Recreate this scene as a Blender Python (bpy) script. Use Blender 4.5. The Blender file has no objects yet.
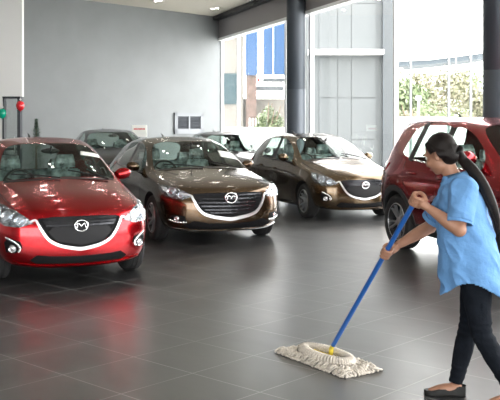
import bpy, bmesh, math, random
from mathutils import Vector, Matrix
from mathutils.bvhtree import BVHTree
from mathutils.geometry import tessellate_polygon
PI = math.pi
random.seed(7)
S = bpy.context.scene
COL = S.collection

# ------------------------------------------------------------------ camera
F = 870.0
HC = 1.64
cam_d = bpy.data.cameras.new('camera'); cam = bpy.data.objects.new('camera', cam_d); COL.objects.link(cam)
cam.location = (0, 0, HC); cam.rotation_euler = (PI/2, 0, 0)
cam_d.sensor_width = 36; cam_d.lens = F/500*36; cam_d.shift_y = -75/500
cam_d.clip_end = 600
S.camera = cam
# ------------------------------------------------------------------ world, lights, exposure
w = bpy.data.worlds.new('world'); S.world = w; w.use_nodes = True
bg = w.node_tree.nodes['Background']; bg.inputs[0].default_value = (1.0, 0.995, 0.985, 1); bg.inputs[1].default_value = 11.5
S.view_settings.view_transform = 'Standard'; S.view_settings.look = 'None'
S.view_settings.exposure = 0.0; S.view_settings.gamma = 1; S.view_settings.use_curve_mapping = False

# ------------------------------------------------------------------ room geometry
CEIL = 5.1
CX, CY = -0.90, 28.0                       # far corner
WD = Vector((0.335, -0.942, 0)).normalized()   # along the window wall, towards the viewer
BD = Vector((-0.687, -0.727, 0)).normalized()  # along the grey back wall, towards the viewer
def wp(t, z=0, off=0):                     # point on window wall (off>0: into the room)
    n = Vector((-WD.y, WD.x, 0))           # outwards/in
    if n.x > 0: n = -n
    p = Vector((CX, CY, z)) + WD*t + n*off
    return p
def bp_(t, z=0, off=0):
    n = Vector((-BD.y, BD.x, 0))
    if n.y > 0: n = -n
    return Vector((CX, CY, z)) + BD*t + n*off
def at(px, py, Y):                         # point seen at a pixel, at depth Y
    return Vector(((px-250)/F*Y, Y, HC-(py-125)/F*Y))

# area portals: daylight through the glazing
def portal(name, loc, rot, sx, sy):
    l = bpy.data.lights.new(name, 'AREA'); l.shape = 'RECTANGLE'; l.size = sx; l.size_y = sy
    l.cycles.is_portal = True
    o = bpy.data.objects.new(name, l); COL.objects.link(o); o.location = loc; o.rotation_euler = rot
    return o
_c = wp(17, 2.6, -0.3)
_in = Vector((WD.y, -WD.x, 0)); 
if _in.x > 0: _in = -_in
portal('window_portal', _c, (_in.to_track_quat('-Z', 'Y')).to_euler(), 34, 5.2)
portal('front_portal', (1.5, -5.7, 1.65), Vector((0, 1, 0)).to_track_quat('-Z', 'Y').to_euler(), 19, 3.3)

# ------------------------------------------------------------------ materials
def nt(name):
    m = bpy.data.materials.new(name); m.use_nodes = True
    return m, m.node_tree.nodes, m.node_tree.links
def pbr(name, col, rough=.5, metal=0, coat=0, bump=0, bscale=60, var=0, vscale=8, spec=.5, emis=None, estr=0, coat_rough=.03, sheen=0):
    m, n, l = nt(name); b = n['Principled BSDF']
    b.inputs['Base Color'].default_value = (*col, 1); b.inputs['Roughness'].default_value = rough
    b.inputs['Metallic'].default_value = metal; b.inputs['Coat Weight'].default_value = coat
    b.inputs['Coat Roughness'].default_value = coat_rough
    b.inputs['Specular IOR Level'].default_value = spec
    if sheen: b.inputs['Sheen Weight'].default_value = sheen
    if emis: b.inputs['Emission Color'].default_value = (*emis, 1); b.inputs['Emission Strength'].default_value = estr
    if var or bump:
        tc = n.new('ShaderNodeTexCoord')
    if var:
        t = n.new('ShaderNodeTexNoise'); t.inputs['Scale'].default_value = vscale; t.inputs['Detail'].default_value = 4
        l.new(tc.outputs['Object'], t.inputs['Vector'])
        r = n.new('ShaderNodeValToRGB')
        r.color_ramp.elements[0].position = .3; r.color_ramp.elements[1].position = .7
        r.color_ramp.elements[0].color = (*[max(0, c*(1-var)) for c in col], 1)
        r.color_ramp.elements[1].color = (*[min(1, c*(1+var)) for c in col], 1)
        l.new(t.outputs['Fac'], r.inputs[0]); l.new(r.outputs[0], b.inputs['Base Color'])
    if bump:
        t2 = n.new('ShaderNodeTexNoise'); t2.inputs['Scale'].default_value = bscale; t2.inputs['Detail'].default_value = 3
        l.new(tc.outputs['Object'], t2.inputs['Vector'])
        bu = n.new('ShaderNodeBump'); bu.inputs['Strength'].default_value = bump; bu.inputs['Distance'].default_value = .02
        l.new(t2.outputs['Fac'], bu.inputs['Height']); l.new(bu.outputs[0], b.inputs['Normal'])
    return m
def glass(name, tint, gloss=1.0, base=0.06):
    m, n, l = nt(name); n.remove(n['Principled BSDF']); out = n['Material Output']
    tr = n.new('ShaderNodeBsdfTransparent'); tr.inputs[0].default_value = (*tint, 1)
    gl = n.new('ShaderNodeBsdfGlossy'); gl.inputs['Roughness'].default_value = .02
    lw = n.new('ShaderNodeLayerWeight'); lw.inputs['Blend'].default_value = .5
    pw = n.new('ShaderNodeMath'); pw.operation = 'POWER'; pw.inputs[1].default_value = 5
    mx = n.new('ShaderNodeMixShader')
    mu = n.new('ShaderNodeMath'); mu.operation = 'MULTIPLY_ADD'; mu.inputs[1].default_value = .9*gloss; mu.inputs[2].default_value = .045*gloss
    l.new(lw.outputs['Facing'], pw.inputs[0]); l.new(pw.outputs[0], mu.inputs[0]); l.new(mu.outputs[0], mx.inputs[0])
    l.new(tr.outputs[0], mx.inputs[1]); l.new(gl.outputs[0], mx.inputs[2]); l.new(mx.outputs[0], out.inputs[0])
    return m
def paint(name, col, metal=.5, rough=.35, flake=.15):
    m, n, l = nt(name); b = n['Principled BSDF']
    b.inputs['Base Color'].default_value = (*col, 1); b.inputs['Metallic'].default_value = metal
    b.inputs['Roughness'].default_value = rough; b.inputs['Coat Weight'].default_value = .7; b.inputs['Coat Roughness'].default_value = .015
    tc = n.new('ShaderNodeTexCoord'); v = n.new('ShaderNodeTexVoronoi'); v.inputs['Scale'].default_value = 900
    l.new(tc.outputs['Object'], v.inputs['Vector'])
    mr = n.new('ShaderNodeMapRange'); mr.inputs[1].default_value = 0; mr.inputs[2].default_value = 1
    mr.inputs[3].default_value = rough-.05; mr.inputs[4].default_value = rough+flake
    sx = n.new('ShaderNodeSeparateColor'); l.new(v.outputs['Color'], sx.inputs[0]); l.new(sx.outputs[0], mr.inputs[0])
    l.new(mr.outputs[0], b.inputs['Roughness'])
    return m
M = {}
M['red'] = paint('red_paint', (.38, .003, .008), .9, .2, .08)
M['red2'] = paint('soul_red_paint', (.30, .003, .010), .9, .2, .08)
M['brown'] = paint('brown_paint', (.085, .051, .026), .92, .2, .08)
M['gold'] = paint('bronze_paint', (.11, .072, .038), .92, .2, .08)
M['dark'] = paint('dark_brown_paint', (.018, .016, .014), .6, .33)
M['grey'] = paint('grey_paint', (.025, .023, .021), .6, .33)
M['trim'] = pbr('black_trim', (.012, .012, .013), .35)
M['well'] = pbr('wheel_well', (.01, .01, .01), .8, bump=.2)
M['cladding'] = pbr('cladding_plastic', (.03, .031, .033), .55, bump=.1, bscale=200)
M['chrome'] = pbr('chrome', (.82, .83, .85), .12, 1)
M['satin'] = pbr('satin_chrome', (.72, .73, .75), .33, .7)
M['dchrome'] = pbr('dark_chrome', (.32, .32, .33), .25, .8, bump=.8, bscale=25, var=.95, vscale=18)
M['rim'] = pbr('rim_silver', (.50, .51, .53), .3, .8)
M['rimdark'] = pbr('rim_gunmetal', (.02, .02, .022), .4, .3)
M['tyre'] = pbr('tyre_rubber', (.018, .018, .019), .75, bump=.15, bscale=90)
M['disc'] = pbr('brake_disc', (.05, .05, .052), .5, .5)
M['cglass'] = glass('car_glass', (.60, .68, .645), 1.0)
M['lens'] = glass('lamp_lens', (.93, .95, .97), 1.0)
M['reflector'] = pbr('lamp_reflector', (.8, .82, .85), .25, .8, bump=.3, bscale=35)
M['amber'] = pbr('amber_lamp', (.75, .22, .04), .3)
M['lampw'] = pbr('lamp_bulb', (.9, .92, .95), .1, .2, coat=1)
M['tail'] = pbr('tail_lamp', (.35, .01, .01), .15, coat=1)
M['dash'] = pbr('dashboard_plastic', (.03, .03, .032), .6, bump=.1, bscale=120)
M['plastic'] = pbr('seat_in_clear_plastic', (.22, .28, .28), .2, coat=1, bump=1.0, bscale=11, var=.85, vscale=11)
M['paper'] = pbr('paper', (.86, .88, .84), .7, bump=.05)
M['mesh'] = pbr('grille_mesh', (.006, .006, .007), .6, 0, spec=.15, bump=.3, bscale=60)
M['grilleslat'] = pbr('grille_slat', (.03, .031, .036), .22, .6)
M['plateblank'] = pbr('plate_blank', (.010, .010, .012), .5, spec=.25)

# floor: dark slate tiles, 0.6 m, laid diagonally to the camera
m, n, l = nt('slate_tiles'); b = n['Principled BSDF']; M['floor'] = m
tc = n.new('ShaderNodeTexCoord')
br = n.new('ShaderNodeTexBrick'); br.offset = 0; br.squash = 1
br.inputs['Scale'].default_value = 1; br.inputs['Brick Width'].default_value = .6; br.inputs['Row Height'].default_value = .6
br.inputs['Mortar Size'].default_value = .0045; br.inputs['Mortar Smooth'].default_value = .1; br.inputs['Bias'].default_value = 0
br.inputs['Color1'].default_value = (.018, .018, .019, 1); br.inputs['Color2'].default_value = (.027, .027, .028, 1)
br.inputs['Mortar'].default_value = (.27, .27, .265, 1)
l.new(tc.outputs['Object'], br.inputs['Vector'])
no = n.new('ShaderNodeTexNoise'); no.inputs['Scale'].default_value = 3.2; no.inputs['Detail'].default_value = 8; no.inputs['Roughness'].default_value = .65
mp = n.new('ShaderNodeMapping'); mp.inputs['Scale'].default_value = (1, .35, 1)
l.new(tc.outputs['Object'], mp.inputs[0]); l.new(mp.outputs[0], no.inputs['Vector'])
mr = n.new('ShaderNodeMapRange'); mr.inputs[1].default_value = .3; mr.inputs[2].default_value = .7; mr.inputs[3].default_value = .8; mr.inputs[4].default_value = 1.2
l.new(no.outputs['Fac'], mr.inputs[0])
mx = n.new('ShaderNodeVectorMath'); mx.operation = 'SCALE'
l.new(br.outputs['Color'], mx.inputs[0]); l.new(mr.outputs[0], mx.inputs['Scale']); l.new(mx.outputs[0], b.inputs['Base Color'])
r2 = n.new('ShaderNodeMapRange'); r2.inputs[1].default_value = .3; r2.inputs[2].default_value = .7; r2.inputs[3].default_value = .29; r2.inputs[4].default_value = .35
l.new(no.outputs['Fac'], r2.inputs[0])
ad = n.new('ShaderNodeMath'); ad.operation = 'MULTIPLY_ADD'; ad.inputs[1].default_value = .35
l.new(br.outputs['Fac'], ad.inputs[0]); l.new(r2.outputs[0], ad.inputs[2]); l.new(ad.outputs[0], b.inputs['Roughness'])
bu = n.new('ShaderNodeBump'); bu.inputs['Strength'].default_value = .02; bu.inputs['Distance'].default_value = .0006
l.new(no.outputs['Fac'], bu.inputs['Height']); l.new(bu.outputs[0], b.inputs['Normal'])
b.inputs['IOR'].default_value = 2.1

M['backwall'] = pbr('grey_wall_panel', (.165, .176, .182), .6, bump=.05, bscale=5, var=.06, vscale=1.2)
M['white'] = pbr('white_wall', (.82, .82, .82), .6, bump=.03)
M['ceil'] = pbr('ceiling_board', (.40, .375, .32), .8, bump=.03)
M['fascia'] = pbr('blind_box', (.27, .255, .26), .7, bump=.05, bscale=150)
M['channel'] = pbr('dark_channel', (.03, .032, .036), .5)
M['pillar'] = pbr('pillar_cladding', (.045, .055, .07), .4, .2, bump=.03)
M['frame'] = pbr('white_window_frame', (.8, .81, .82), .4)
M['mullion'] = pbr('steel_mullion', (.22, .235, .25), .4, .3)
M['pane'] = glass('window_pane', (.97, .975, .97), .8)
M['darkframe'] = pbr('dark_door_frame', (.035, .04, .05), .4)
M['vent'] = pbr('vent_slats', (.035, .04, .05), .5)
M['lightgrey'] = pbr('light_grey_metal', (.17, .18, .195), .45, .2)
M['downlight'] = pbr('downlight_lamp', (1, 1, 1), .4, emis=(1, .97, .9), estr=55)
# outside
M['ground'] = pbr('pale_concrete', (.6, .6, .58), .9, var=.08, vscale=.4)
M['bluec'] = pbr('blue_cladding', (.018, .066, .165), .4, bump=.05)
M['cream'] = pbr('cream_wall', (.155, .143, .125), .8, var=.05)
M['brick'] = pbr('pinkish_brick', (.10, .066, .054), .9, var=.3, vscale=4)
M['tealglass'] = pbr('teal_window', (.02, .044, .052), .1, coat=.5)
M['greypanel'] = pbr('pale_grey_panel', (.088, .096, .10), .5, var=.05, vscale=.6)
M['greypanel2'] = pbr('grey_panel_joint', (.05, .057, .063), .5)
M['whitec'] = pbr('white_concrete', (.85, .85, .84), .8)
M['asphalt'] = pbr('overpass_side', (.055, .068, .08), .9)
def leafmat(name, c1, c2):
    m = pbr(name, c1, .6); n, l = m.node_tree.nodes, m.node_tree.links
    oi = n.new('ShaderNodeNewGeometry'); r = n.new('ShaderNodeValToRGB')
    r.color_ramp.elements[0].color = (*c1, 1); r.color_ramp.elements[1].color = (*c2, 1)
    l.new(oi.outputs['Random Per Island'], r.inputs[0]); l.new(r.outputs[0], n['Principled BSDF'].inputs['Base Color'])
    return m
M['leaf'] = leafmat('pale_leaves', (.09, .13, .05), (.22, .26, .15))
M['leaf2'] = leafmat('olive_leaves', (.12, .13, .07), (.26, .24, .17))
M['needle'] = leafmat('fir_needles', (.01, .06, .02), (.03, .13, .05))
M['bark'] = pbr('bark', (.16, .12, .08), .9, bump=.5, bscale=20)
# person
M['skin'] = pbr('skin', (.30, .15, .095), .5, var=.06, vscale=20, bump=.05, bscale=200)
M['hair'] = pbr('dark_hair', (.007, .0045, .004), .5, bump=.2, bscale=90, spec=.2)
M['shirt'] = pbr('light_blue_shirt', (.105, .25, .49), .85, var=.06, vscale=6, bump=1.0, bscale=13)
M['jeans'] = pbr('black_jeans', (.006, .008, .012), .9, spec=.12, bump=.5, bscale=22, var=.3, vscale=10)
M['shoe'] = pbr('black_shoe', (.008, .008, .008), .5, spec=.2, bump=.1)
M['pole'] = pbr('blue_pole', (.012, .095, .36), .35, coat=.3)
M['yellow'] = pbr('yellow_socket', (.62, .48, .05), .45)
M['yarn'] = pbr('mop_yarn', (.56, .51, .45), .95, bump=.4, bscale=120, var=.12, vscale=18)
M['yarnd'] = pbr('mop_backing', (.42, .40, .36), .95, bump=.6, bscale=60)
M['bred'] = pbr('red_balloon', (.7, .02, .03), .25, coat=.5)
M['bgreen'] = pbr('green_balloon', (.0, .36, .22), .25, coat=.5)
M['ribbon'] = pbr('white_ribbon', (.8, .8, .8), .6)
M['signred'] = pbr('red_print', (.6, .05, .05), .6)

# ------------------------------------------------------------------ helpers
def link(name, me, mats, parent=None, smooth=False, angle=None, origin=None):
    o = bpy.data.objects.new(name, me); COL.objects.link(o)
    for mm in (mats if isinstance(mats, (list, tuple)) else [mats]): me.materials.append(mm)
    if smooth:
        me.shade_smooth()
        if angle: me.set_sharp_from_angle(angle=math.radians(angle))
    if parent is not None: o.parent = parent
    return o
def obj(name, bm, mats, parent=None, smooth=False, angle=None, shift=None, recalc=True):
    if recalc: bmesh.ops.recalc_face_normals(bm, faces=bm.faces)
    if shift is not None:
        for v in bm.verts: v.co -= shift
    me = bpy.data.meshes.new(name); bm.to_mesh(me); bm.free()
    return link(name, me, mats, parent, smooth, angle)
def thing(name, label, cat, loc=(0, 0, 0), rz=0, group=None):
    o = bpy.data.objects.new(name, None); COL.objects.link(o)
    o.location = loc; o.rotation_euler = (0, 0, rz); o['label'] = label; o['category'] = cat
    if group: o['group'] = group
    return o
def tag(o, label=None, cat=None, group=None, kind=None):
    if label: o['label'] = label
    if cat: o['category'] = cat
    if group: o['group'] = group
    if kind: o['kind'] = kind
    return o
def struct(name, bm, mats, label=None, cat=None, **k):
    o = obj(name, bm, mats, **k); o['kind'] = 'structure'
    if label: o['label'] = label
    if cat: o['category'] = cat
    return o
def box(bm, lo, hi, mi=0):
    vs = [bm.verts.new((x, y, z)) for x in (lo[0], hi[0]) for y in (lo[1], hi[1]) for z in (lo[2], hi[2])]
    for f in ((0,1,3,2),(4,6,7,5),(0,4,5,1),(2,3,7,6),(0,2,6,4),(1,5,7,3)):
        fc = bm.faces.new([vs[i] for i in f]); fc.material_index = mi
    return vs
def prism(bm, base, z0, z1, mi=0):          # base: list of (x,y)
    a = [bm.verts.new((p[0], p[1], z0)) for p in base]; c = [bm.verts.new((p[0], p[1], z1)) for p in base]
    k = len(base)
    fs = [bm.faces.new(a), bm.faces.new(c)] + [bm.faces.new((a[i], a[(i+1) % k], c[(i+1) % k], c[i])) for i in range(k)]
    for f in fs: f.material_index = mi
def wallbox(bm, fn, t0, t1, z0, z1, o0, o1, mi=0):   # slab along a wall function
    prism(bm, [fn(t0, 0, o0), fn(t1, 0, o0), fn(t1, 0, o1), fn(t0, 0, o1)], z0, z1, mi)
def hexa(bm, ps, mi=0):                     # 8 points: 4 bottom ring, 4 top ring
    v = [bm.verts.new(p) for p in ps]
    for f in ((3,2,1,0),(4,5,6,7),(0,1,5,4),(1,2,6,5),(2,3,7,6),(3,0,4,7)):
        bm.faces.new([v[i] for i in f]).material_index = mi
def catmull(P, n=4):
    out = []
    for i in range(len(P)-1):
        p0 = P[max(i-1, 0)]; p1 = P[i]; p2 = P[i+1]; p3 = P[min(i+2, len(P)-1)]
        for k in range(n):
            t = k/n
            out.append(tuple(.5*((2*b) + (-a+c)*t + (2*a-5*b+4*c-d)*t*t + (-a+3*b-3*c+d)*t**3) for a, b, c, d in zip(p0, p1, p2, p3)))
    out.append(tuple(P[-1]))
    return out
def tube(bm, pts, rad, seg=10, cap=True, sm=4, closed=False, flat=1.0, mi=0):
    """pts 3d, rad float or list; smooth interpolation"""
    if not isinstance(rad, (list, tuple)): rad = [rad]*len(pts)
    P = [(*p, r) for p, r in zip(pts, rad)]
    if sm > 1: P = catmull(P, sm)
    if closed: P = P[:-1] if (Vector(P[0][:3])-Vector(P[-1][:3])).length < 1e-6 else P
    n = len(P); rings = []
    prev = None
    for i in range(n):
        c = Vector(P[i][:3])
        if closed: d = Vector(P[(i+1) % n][:3]) - Vector(P[i-1][:3])
        else: d = Vector(P[min(i+1, n-1)][:3]) - Vector(P[max(i-1, 0)][:3])
        d.normalize()
        if prev is None:
            u = d.cross(Vector((0, 0, 1)))
            if u.length < .1: u = d.cross(Vector((0, 1, 0)))
        else:
            u = prev - d*prev.dot(d)
        u.normalize(); prev = u; v = d.cross(u)
        r = max(P[i][3], 1e-4)
        rings.append([bm.verts.new(c + (u*math.cos(2*PI*k/seg) + v*math.sin(2*PI*k/seg)*flat)*r) for k in range(seg)])
    m_ = n if closed else n-1
    for i in range(m_):
        a, b = rings[i], rings[(i+1) % n]
        for k in range(seg):
            bm.faces.new((a[k], a[(k+1) % seg], b[(k+1) % seg], b[k])).material_index = mi
    if cap and not closed:
        bm.faces.new(rings[0][::-1]).material_index = mi; bm.faces.new(rings[-1]).material_index = mi
    return rings
def lathe(bm, prof, axis='z', seg=32, centre=(0, 0, 0), mi=0, closed_prof=False):
    rings = []
    for (r, h) in prof:
        ring = []
        for k in range(seg):
            a = 2*PI*k/seg
            if axis == 'z': p = (r*math.cos(a), r*math.sin(a), h)
            elif axis == 'y': p = (r*math.cos(a), h, r*math.sin(a))
            else: p = (h, r*math.cos(a), r*math.sin(a))
            ring.append(bm.verts.new(Vector(p)+Vector(centre)))
        rings.append(ring)
    L = len(rings)
    for i in range(L if closed_prof else L-1):
        a, b = rings[i], rings[(i+1) % L]
        for k in range(seg): bm.faces.new((a[k], a[(k+1) % seg], b[(k+1) % seg], b[k])).material_index = mi
    if not closed_prof:
        if prof[0][0] > 1e-5: bm.faces.new(rings[0]).material_index = mi
        if prof[-1][0] > 1e-5: bm.faces.new(rings[-1]).material_index = mi
def ell(bm, c, r, rot=None, seg=20, rings=12, mi=0):
    res = bmesh.ops.create_uvsphere(bm, u_segments=seg, v_segments=rings, radius=1)
    mat = Matrix.Diagonal((r[0], r[1], r[2], 1))
    if rot is not None: mat = rot.to_4x4() @ mat
    mat = Matrix.Translation(c) @ mat
    for v in res['verts']: v.co = mat @ v.co
    for f in {f for v in res['verts'] for f in v.link_faces}: f.material_index = mi
    return res['verts']
def evaluated(o):
    dg = bpy.context.evaluated_depsgraph_get(); dg.update()
    return bpy.data.meshes.new_from_object(o.evaluated_get(dg))
def remesh(bm, voxel, smooth=3, factor=.5):
    me = bpy.data.meshes.new('tmp'); bmesh.ops.recalc_face_normals(bm, faces=bm.faces); bm.to_mesh(me); bm.free()
    o = bpy.data.objects.new('tmp', me); COL.objects.link(o)
    r = o.modifiers.new('r', 'REMESH'); r.mode = 'VOXEL'; r.voxel_size = voxel
    if smooth:
        s = o.modifiers.new('s', 'SMOOTH'); s.iterations = smooth; s.factor = factor
    out = evaluated(o); bpy.data.objects.remove(o); bpy.data.meshes.remove(me); out.materials.clear()
    return out
#STRUCTURE
# ================================================================== THE SETTING
# floor
bm = bmesh.new()
ux = Vector((math.cos(math.radians(47.4)), math.sin(math.radians(47.4)), 0)); uy = Vector((-ux.y, ux.x, 0))
org = ux*.373 + uy*.57
wA = wp(0, 0, -.25); wB = wp(36.5, 0, -.25)
corners = [wA + Vector((-.3, .6, 0)), wB, Vector((-16, -6, 0)), Vector((-16, 12.2, 0))]
corners[1] = Vector((wB.x, -6, 0))
cc = [((p-org).dot(ux), (p-org).dot(uy)) for p in corners]
prism(bm, cc, -.15, 0)
fl = struct('floor', bm, M['floor']); fl.location = org; fl.rotation_euler = (0, 0, math.radians(47.4))
# ceiling
bm = bmesh.new()
tE = (28+6)/.942
pc = [wp(-.3, 0, -.1), wp(36.2, 0, -.1), Vector((-16, -6.1, 0)), bp_(22.3, 0, -.3), bp_(-.2, 0, -.3)]
pc[1] = Vector((wp(36.2).x+.2, -6.1, 0))
prism(bm, [(p.x, p.y) for p in pc], CEIL, CEIL+.25)
struct('ceiling', bm, M['ceil'])
# back wall
bm = bmesh.new(); wallbox(bm, bp_, -.05, 22, 0, CEIL, 0, -.25)
struct('wall_back', bm, M['backwall'])
# far left side wall
bm = bmesh.new(); box(bm, (-16.2, -6, 0), (-16, 12.6, CEIL)); struct('wall_left', bm, M['white'])
# white wall with doorway in front of the grey wall
YB = 21.4
def bx(name, lo, hi, mat, **k):
    bm = bmesh.new(); box(bm, lo, hi); return struct(name, bm, mat, **k)
bm = bmesh.new()
xe = at(22, 0, YB).x
xd0, xd1 = at(2.5, 0, YB).x, at(19.5, 0, YB).x
zd = at(0, 96.5, YB).z
box(bm, (-8.2, YB, zd), (xe, YB+.18, CEIL)); box(bm, (-8.2, YB, 0), (xd0, YB+.18, zd))
struct('wall_doorway', bm, M['white'])
dr = bpy.data.objects.new('door_1', None); COL.objects.link(dr); dr.location = ((xd0+xd1)/2, YB, 0); dr['kind'] = 'structure'
bm = bmesh.new(); o3 = dr.location
hw = (xd1-xd0)/2
box(bm, (-hw, -.02, 0), (-hw+.045, .2, zd)); box(bm, (hw-.05, -.02, 0), (hw+.02, .2, zd)); box(bm, (-hw, -.02, zd-.05), (hw, .2, zd)); box(bm, (-hw, .03, 1.02), (hw, .09, 1.07))
obj('door_frame', bm, M['darkframe'], dr)
bm = bmesh.new(); box(bm, (-hw+.045, .05, .0), (hw-.05, .06, zd-.05)); obj('door_pane', bm, M['pane'], dr)
bm = bmesh.new(); box(bm, (hw-.12, -.03, .95), (hw-.10, .05, 1.35)); obj('door_handle', bm, M['chrome'], dr)

# window wall: fascia (blind box), channel, rail, mullions, panes
bm = bmesh.new(); wallbox(bm, wp, 0, 36.0, 4.42, 5.0, -.05, .12); struct('trim_1', bm, M['fascia'])
bm = bmesh.new(); wallbox(bm, wp, 0, 36.0, 4.99, CEIL, -.1, .35); struct('trim_2', bm, M['channel'])
bm = bmesh.new(); wallbox(bm, wp, 0, 36.0, 4.34, 4.42, -.05, .15); struct('trim_3', bm, M['frame'])
bm = bmesh.new(); wallbox(bm, wp, 0, 36.0, 0, .10, -.05, .06); struct('trim_4', bm, M['frame'])
def tpx(px):                                # parameter on the window wall seen at pixel x
    k = (px-250)/F
    return (k*CY - CX)/(WD.x - k*WD.y)
edges = [0.02, tpx(238.5), tpx(287), tpx(311.5), tpx(396), tpx(410), tpx(448), tpx(470), 14.6, 17.6, 20.6, 23.6, 26.6, 29.6, 32.6, 35.9]
thick = [.09, .05, .12, .12, .05, .012, .012, .012, .1, .1, .1, .1, .1, .1, .1, .1]
for i, (t, th) in enumerate(zip(edges, thick)):
    bm = bmesh.new(); wallbox(bm, wp, t-th/2, t+th/2, 0, 4.36, -.04, .05 if th > .02 else .01)
    m_ = struct('window_mullion', bm, M['frame'] if th > .02 else M['mullion'])
    m_.name = 'trim_%d' % (i+5)
for i in range(len(edges)-1):
    bm = bmesh.new(); wallbox(bm, wp, edges[i]+thick[i]/2, edges[i+1]-thick[i+1]/2, .08, 4.36, 0, .012)
    struct('window_%d' % (i+1), bm, M['pane'])
# glazed front of the hall, behind the viewer
X1 = Vector((wp(36.0).x, 0, 0)).x
bm = bmesh.new(); box(bm, (-16, -6, 0), (-8, -5.8, CEIL)); box(bm, (-8, -6, 3.3), (X1, -5.8, CEIL)); struct('light_block_wall', bm, M['white'])  # unseen solid part, added to cut the daylight from behind the viewer
for i in range(6):
    x0 = -8 + i*(X1+8)/5
    bm = bmesh.new(); box(bm, (x0-.05, -6, 0), (x0+.05, -5.85, 3.3)); struct('trim_%d' % (i+30), bm, M['mullion'])
    if i < 5:
        bm = bmesh.new(); box(bm, (x0+.05, -5.95, .0), (x0+(X1+8)/5-.05, -5.93, 3.3)); struct('window_%d' % (i+30), bm, M['pane'])

# pillars
def pillar(px, Y, r, label):
    c = at(px, 125, Y)
    bm = bmesh.new(); lathe(bm, [(r, 0), (r, 2.5), (r-.004, 2.505), (r-.004, 2.515), (r, 2.52), (r, CEIL)], 'z', 40)
    o = struct('pillar', bm, M['pillar'], smooth=True, angle=40); o.location = (c.x, c.y, 0)
    bm = bmesh.new(); lathe(bm, [(r+.001, 0), (r+.015, 0), (r+.015, .12), (r+.001, .12)], 'z', 40)
    obj('base_ring', bm, M['darkframe'], o, smooth=True, angle=40)
    return o
pillar(296, 21.3, .235, '')
pillar(499.5, 13.9, .26, '')

# wall vent
bm = bmesh.new()
t0 = 1.475; hwv = .60
rv = thing('wall_vent', 'dark slatted air vent in a pale frame on the grey back wall', 'vent', bp_(t0, 0, .0), math.atan2(-BD.y, -BD.x))
# local frame: x along wall to the right(towards corner), -y into the room
def vb(bm, x0, x1, z0, z1, y0, y1): box(bm, (x0, y0, z0), (x1, y1, z1))
zt, zb = at(0, 113, 26.9).z, at(0, 134, 26.9).z
vb(bm, -hwv, hwv, zt-.10, zt, -.06, .0); vb(bm, -hwv, hwv, zb, zb+.16, -.06, 0); vb(bm, -hwv, -hwv+.12, zb, zt, -.06, 0); vb(bm, hwv-.12, hwv, zb, zt, -.06, 0); vb(bm, -.03, .03, zb, zt, -.06, 0)
obj('frame', bm, M['lightgrey'], rv)
for s in (-1, 1):
    bm = bmesh.new()
    a, c = (-hwv+.12, -.03) if s < 0 else (.03, hwv-.12)
    vb(bm, a, c, zb+.16, zt-.10, -.012, -.002)
    for k in range(8):
        z = zb+.19+k*(zt-zb-.32)/7.5
        hexa(bm, [(a, -.05, z-.02), (c, -.05, z-.02), (c, -.012, z+.01), (a, -.012, z+.01), (a, -.05, z-.012), (c, -.05, z-.012), (c, -.012, z+.018), (a, -.012, z+.018)])
    obj('slat_panel', bm, M['vent'], rv)

# ceiling downlights, in pairs
def downlight(x, y):
    o = thing('ceiling_downlight', 'pair of small round lamps recessed in the tan ceiling', 'ceiling light', (x, y, CEIL), math.radians(-43), 'paired downlights in the ceiling')
    bm = bmesh.new()
    box(bm, (-.19, -.09, -.012), (.19, .09, .004)); obj('bezel', bm, M['ceil'], o)
    for s in (-1, 1):
        bm = bmesh.new(); lathe(bm, [(0.0001, -.018), (.05, -.018), (.05, -.010), (.0001, -.010)], 'z', 16, (s*.09, 0, 0)); obj('lamp', bm, M['downlight'], o)
        bm = bmesh.new(); lathe(bm, [(.052, -.014), (.066, -.020), (.068, -.012), (.052, -.011)], 'z', 20, (s*.09, 0, 0), closed_prof=True); obj('ring', bm, M['chrome'], o)
    return o
first = None
def clone(root, loc, rz=None, label=None):
    r = root.copy(); COL.objects.link(r); r.location = loc
    if rz is not None: r.rotation_euler = (0, 0, rz)
    if label: r['label'] = label
    def rec(a, b):
        for ch in list(a.children):
            if ch.parent is not a: continue
            c = ch.copy(); COL.objects.link(c); c.parent = b; rec(ch, c)
    kids = [ch for ch in root.children]
    for ch in kids:
        c = ch.copy(); COL.objects.link(c); c.parent = r
        for g in list(ch.children):
            d = g.copy(); COL.objects.link(d); d.parent = c
    return r
# grid follows the back wall direction
g0 = at(215, 8.0, (CEIL-HC)*F/(125-8.0)); 
spots = []
for i in range(-1, 13):
    for j in range(-1, 15):
        q = Vector((g0.x, g0.y, 0)) - Vector((-BD.x, -BD.y, 0))*2.2*i*1.0 + Vector((WD.x, WD.y, 0))*2.2*j
        inside = (q - wp(0)).dot(_in) > .5 and q.x > -13.5 and q.y > -4.5
        n2 = Vector((-BD.y, BD.x, 0)); n2 = n2 if n2.y < 0 else -n2
        if inside and (q - bp_(0)).dot(n2) > .6 and not (q.y > YB-.8 and q.x < xe+.4): spots.append(q)
for q in spots:
    if first is None: first = downlight(q.x, q.y)
    else: clone(first, (q.x, q.y, CEIL))

# sign board on a stand, balloons, fir tree
p = at(139.5, 130, 23.4)
sg = thing('sign_stand', 'white notice board with red print on a stand behind the dark parked car', 'sign', (p.x, p.y, 0))
zt, zb = at(0, 125, p.y).z, at(0, 137, p.y).z
bm = bmesh.new(); box(bm, (-.20, -.02, zb), (.20, .02, zt)); obj('board', bm, M['paper'], sg)
bm = bmesh.new()
for i in range(9): box(bm, (-.15+i*.034, -.026, zt-.13), (-.15+i*.034+.024, -.019, zt-.085))
obj('printed_line', bm, M['signred'], sg)
bm = bmesh.new(); box(bm, (-.02, .0, .03), (.02, .03, zb)); box(bm, (-.2, -.15, 0), (.2, .15, .03)); obj('stand', bm, M['lightgrey'], sg)

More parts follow.
